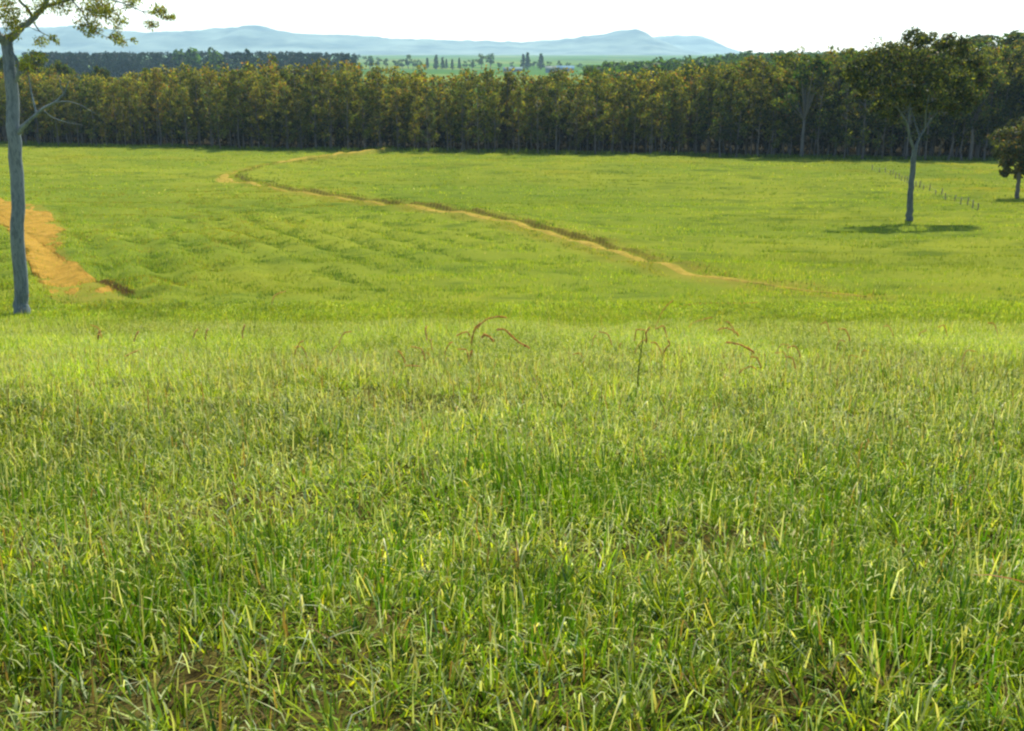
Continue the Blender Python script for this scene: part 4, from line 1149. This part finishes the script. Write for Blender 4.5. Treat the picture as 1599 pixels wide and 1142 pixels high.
A = 'reddish seed stalks in the middle tuft'; B = 'reddish seed stalks right of the middle tuft'; C_ = 'faint single stalks along the brow'
SL = [
 (738, 590, [(735, 548), (737, 528), (742, 512), (750, 505)], A, 'upright rusty seed head leaning slightly, core of the tuft at the middle of the brow', 1.3),
 (740, 592, [(738, 530), (745, 512), (760, 498), (778, 494), (790, 496)], A, 'tallest rusty seed head of the middle tuft, arching over at its top', 1.3),
 (736, 590, [(737, 535), (731, 518), (722, 520), (714, 524)], A, 'short rusty seed head of the middle tuft nodding to the outer side', 1.1),
 (741, 593, [(748, 535), (756, 522), (764, 526), (770, 532)], A, 'thick low rusty seed head drooping inside the middle tuft', 1.6),
 (743, 592, [(758, 530), (775, 515), (788, 514), (800, 526), (812, 536), (826, 543)], A, 'long rusty seed head of the middle tuft trailing far down to one side', 1.5),
 (735, 592, [(734, 560), (735, 552), (737, 548)], A, 'stubby rusty seed head low on the stems of the middle tuft', 1.4),
 (1000, 600, [(1006, 545), (1010, 530), (1008, 520), (1014, 512)], B, 'brown seed head close above the dark stem right of the middle tuft', 1.2),
 (1002, 600, [(1012, 530), (1024, 510), (1032, 490), (1042, 476), (1050, 470)], B, 'tallest thin stalk beside the dark stem, rising above the brow', 0.9),
 (1030, 590, [(1040, 500), (1060, 477), (1110, 473), (1165, 474), (1182, 472)], B, 'long thin stalk bowed flat along the brow', 0.8),
 (1060, 592, [(1068, 520), (1080, 505), (1100, 498), (1112, 496)], B, 'pale orange arching stalk between the dark stem and the drooping pair', 0.9),
 (1095, 595, [(1108, 530), (1122, 514), (1135, 512), (1150, 519), (1153, 524)], B, 'upper one of the drooping pair of rusty seed heads', 1.1),
 (1100, 595, [(1118, 545), (1135, 534), (1155, 538), (1168, 544), (1177, 550)], B, 'lower thicker one of the drooping pair of rusty seed heads', 1.6),
 (1030, 600, [(1034, 560), (1038, 546), (1046, 538), (1044, 532)], B, 'short orange seed head low between the dark stem and the drooping pair', 1.1),
 (1160, 620, [(1150, 590), (1158, 578), (1172, 572), (1180, 576)], B, 'faint pinkish seed head below the drooping pair', 1.0),
 (668, 585, [(668, 540), (666, 525), (664, 515), (666, 510)], C_, 'orange upright stalk just before the middle tuft', 1.1),
 (678, 586, [(676, 550), (674, 540), (672, 530)], C_, 'short pale orange stalk beside the upright one before the middle tuft', 1.0),
 (625, 585, [(628, 572), (640, 571), (655, 572)], C_, 'small rusty seed head bent flat over the grass before the middle tuft', 1.2),
 (520, 590, [(514, 560), (518, 548), (526, 540)], C_, 'dull orange stalk left of the flat bent seed head', 0.9),
 (420, 535, [(422, 486), (426, 468), (430, 460), (445, 455)], C_, 'thin dark stalk rising above the brow below the plough rows', 0.8),
 (385, 560, [(380, 535), (378, 520), (382, 508)], C_, 'pinkish upright stalk below the plough rows', 1.1),
 (303, 560, [(300, 535), (304, 520), (308, 515)], C_, 'pinkish stalk standing with a twin below the dark gully', 1.0),
 (325, 562, [(322, 538), (321, 522), (324, 514)], C_, 'pinkish stalk, the taller twin below the dark gully', 1.0),
 (205, 560, [(206, 540), (212, 525), (216, 518)], C_, 'rusty leaning stalk below the tip of the bare soil', 1.2),
 (153, 565, [(152, 535), (154, 522), (156, 516)], C_, 'thick reddish upright stalk below the bare soil', 1.4),
 (182, 580, [(190, 560), (202, 553), (214, 548)], C_, 'low orange stalk slanting below the bare soil', 1.1),
 (1436, 560, [(1434, 530), (1436, 520), (1446, 516)], C_, 'faint orange stalk below the end of the dry track', 0.9),
 (930, 590, [(924, 548), (926, 530), (930, 524)], C_, 'pale brown stalk between the two rusty tufts', 0.9),
 (968, 590, [(966, 550), (968, 540), (970, 536)], C_, 'short pale stalk close left of the dark stem', 0.9)]
for px0, py0, path, grp, lab, th in SL:
    stalk(px0, py0, path, 8.5 if grp != C_ else 8.0 + 1.5 * sstep(500, 530, path[-1][1]), lab, grp, th * 0.23)
# dark green seedless stem and its leaves, and the fallen reddish leaf near the corner
FAINT = 'thin pale stalks scattered along the brow'
_r = np.random.default_rng(41)
for k in range(30):
    x0 = _r.uniform(30, 1570); y1 = _r.uniform(500, 560); s0 = _r.choice([-1, 1])
    stalk(x0, y1 + 70, [(x0 + 2 * s0, y1 + 28), (x0 + 4 * s0, y1 + 12), (x0 + _r.uniform(6, 12) * s0, y1), (x0 + _r.uniform(14, 24) * s0, y1 - _r.uniform(-6, 3))],
          _r.uniform(8.5, 12), 'thin pale straw stalk in the loose scatter along the brow', FAINT, 0.24, red=False)
def dark_stem():
    b = hit(993, 640, 1.0); z = float(H(b[:1], b[1:])[0])
    me_b = Buf()
    me_b.tube(np.array([[0, 0, -.05], [.01, 0, .3], [.04, 0, .62]]), [.005, .004, .003], 5, (0.08, 0.13, 0.02))
    r = np.random.default_rng(3); n = 16
    hh = r.uniform(.05, .55, n); d = np.stack([r.normal(size=n), r.normal(size=n), np.full(n, 1.2)], 1)
    me_b.leaves(np.stack([hh * .05, hh * 0, hh + .06], 1), d, r.uniform(.10, .18, n), .06, np.array([(0.075, 0.13, 0.018)] * n), r)
    o = link('weed_stem', me_b.mesh('weed_stem'), M_STALK, label='dark green upright weed stem among the seed stalks right of the middle tuft', cat='weed')
    o.location = (b[0], b[1], z)
    g = hit(1590, 985, 1.0); zz = float(H(g[:1], g[1:])[0])
    lb = Buf(); pts = np.array([[0.10, 0.02, .10], [0.03, 0, .17], [-.05, 0, .195], [-.12, 0.02, .20], [-.19, .04, .19]])
    w = np.array([.001, .003, .004, .003, .0005])
    V = np.vstack([pts - np.array([0, 1, 0.3]) * w[:, None], pts + np.array([0, 1, .3]) * w[:, None]])
    lb.add(V, [(k, k + 1, k + 6, k + 5) for k in range(4)], None, (0.30, 0.12, 0.03))
    o = link('dry_leaf', lb.mesh('dry_leaf'), M_STALK, label='single reddish brown dry grass leaf arching over green grass at the corner', cat='leaf')
    o.location = (g[0], g[1], zz)
dark_stem()

# ------------------------------------------------------------------ haze
def haze():
    x0, x1, y0, y1, z0, z1 = -11300, 11300, -400, 9700, -32, 200
    v = np.array([(x0, y0, z0), (x1, y0, z0), (x1, y1, z0), (x0, y1, z0), (x0, y0, z1), (x1, y0, z1), (x1, y1, z1), (x0, y1, z1)], float)
    q = [(0, 3, 2, 1), (4, 5, 6, 7), (0, 1, 5, 4), (1, 2, 6, 5), (2, 3, 7, 6), (3, 0, 4, 7)]
    m, N, L, out = mat('pale haze')
    pv = N.new('ShaderNodeVolumePrincipled')
    pv.inputs['Color'].default_value = (0.52, 0.81, 0.99, 1)
    pv.inputs['Density'].default_value = 0.0001
    pv.inputs['Anisotropy'].default_value = 0.2
    L.new(pv.outputs[0], out.inputs['Volume'])
    link('haze', new_mesh('haze', v, [q]), m, kind='stuff', label='pale blue haze in the air over the plain and hills', cat='haze')
haze()
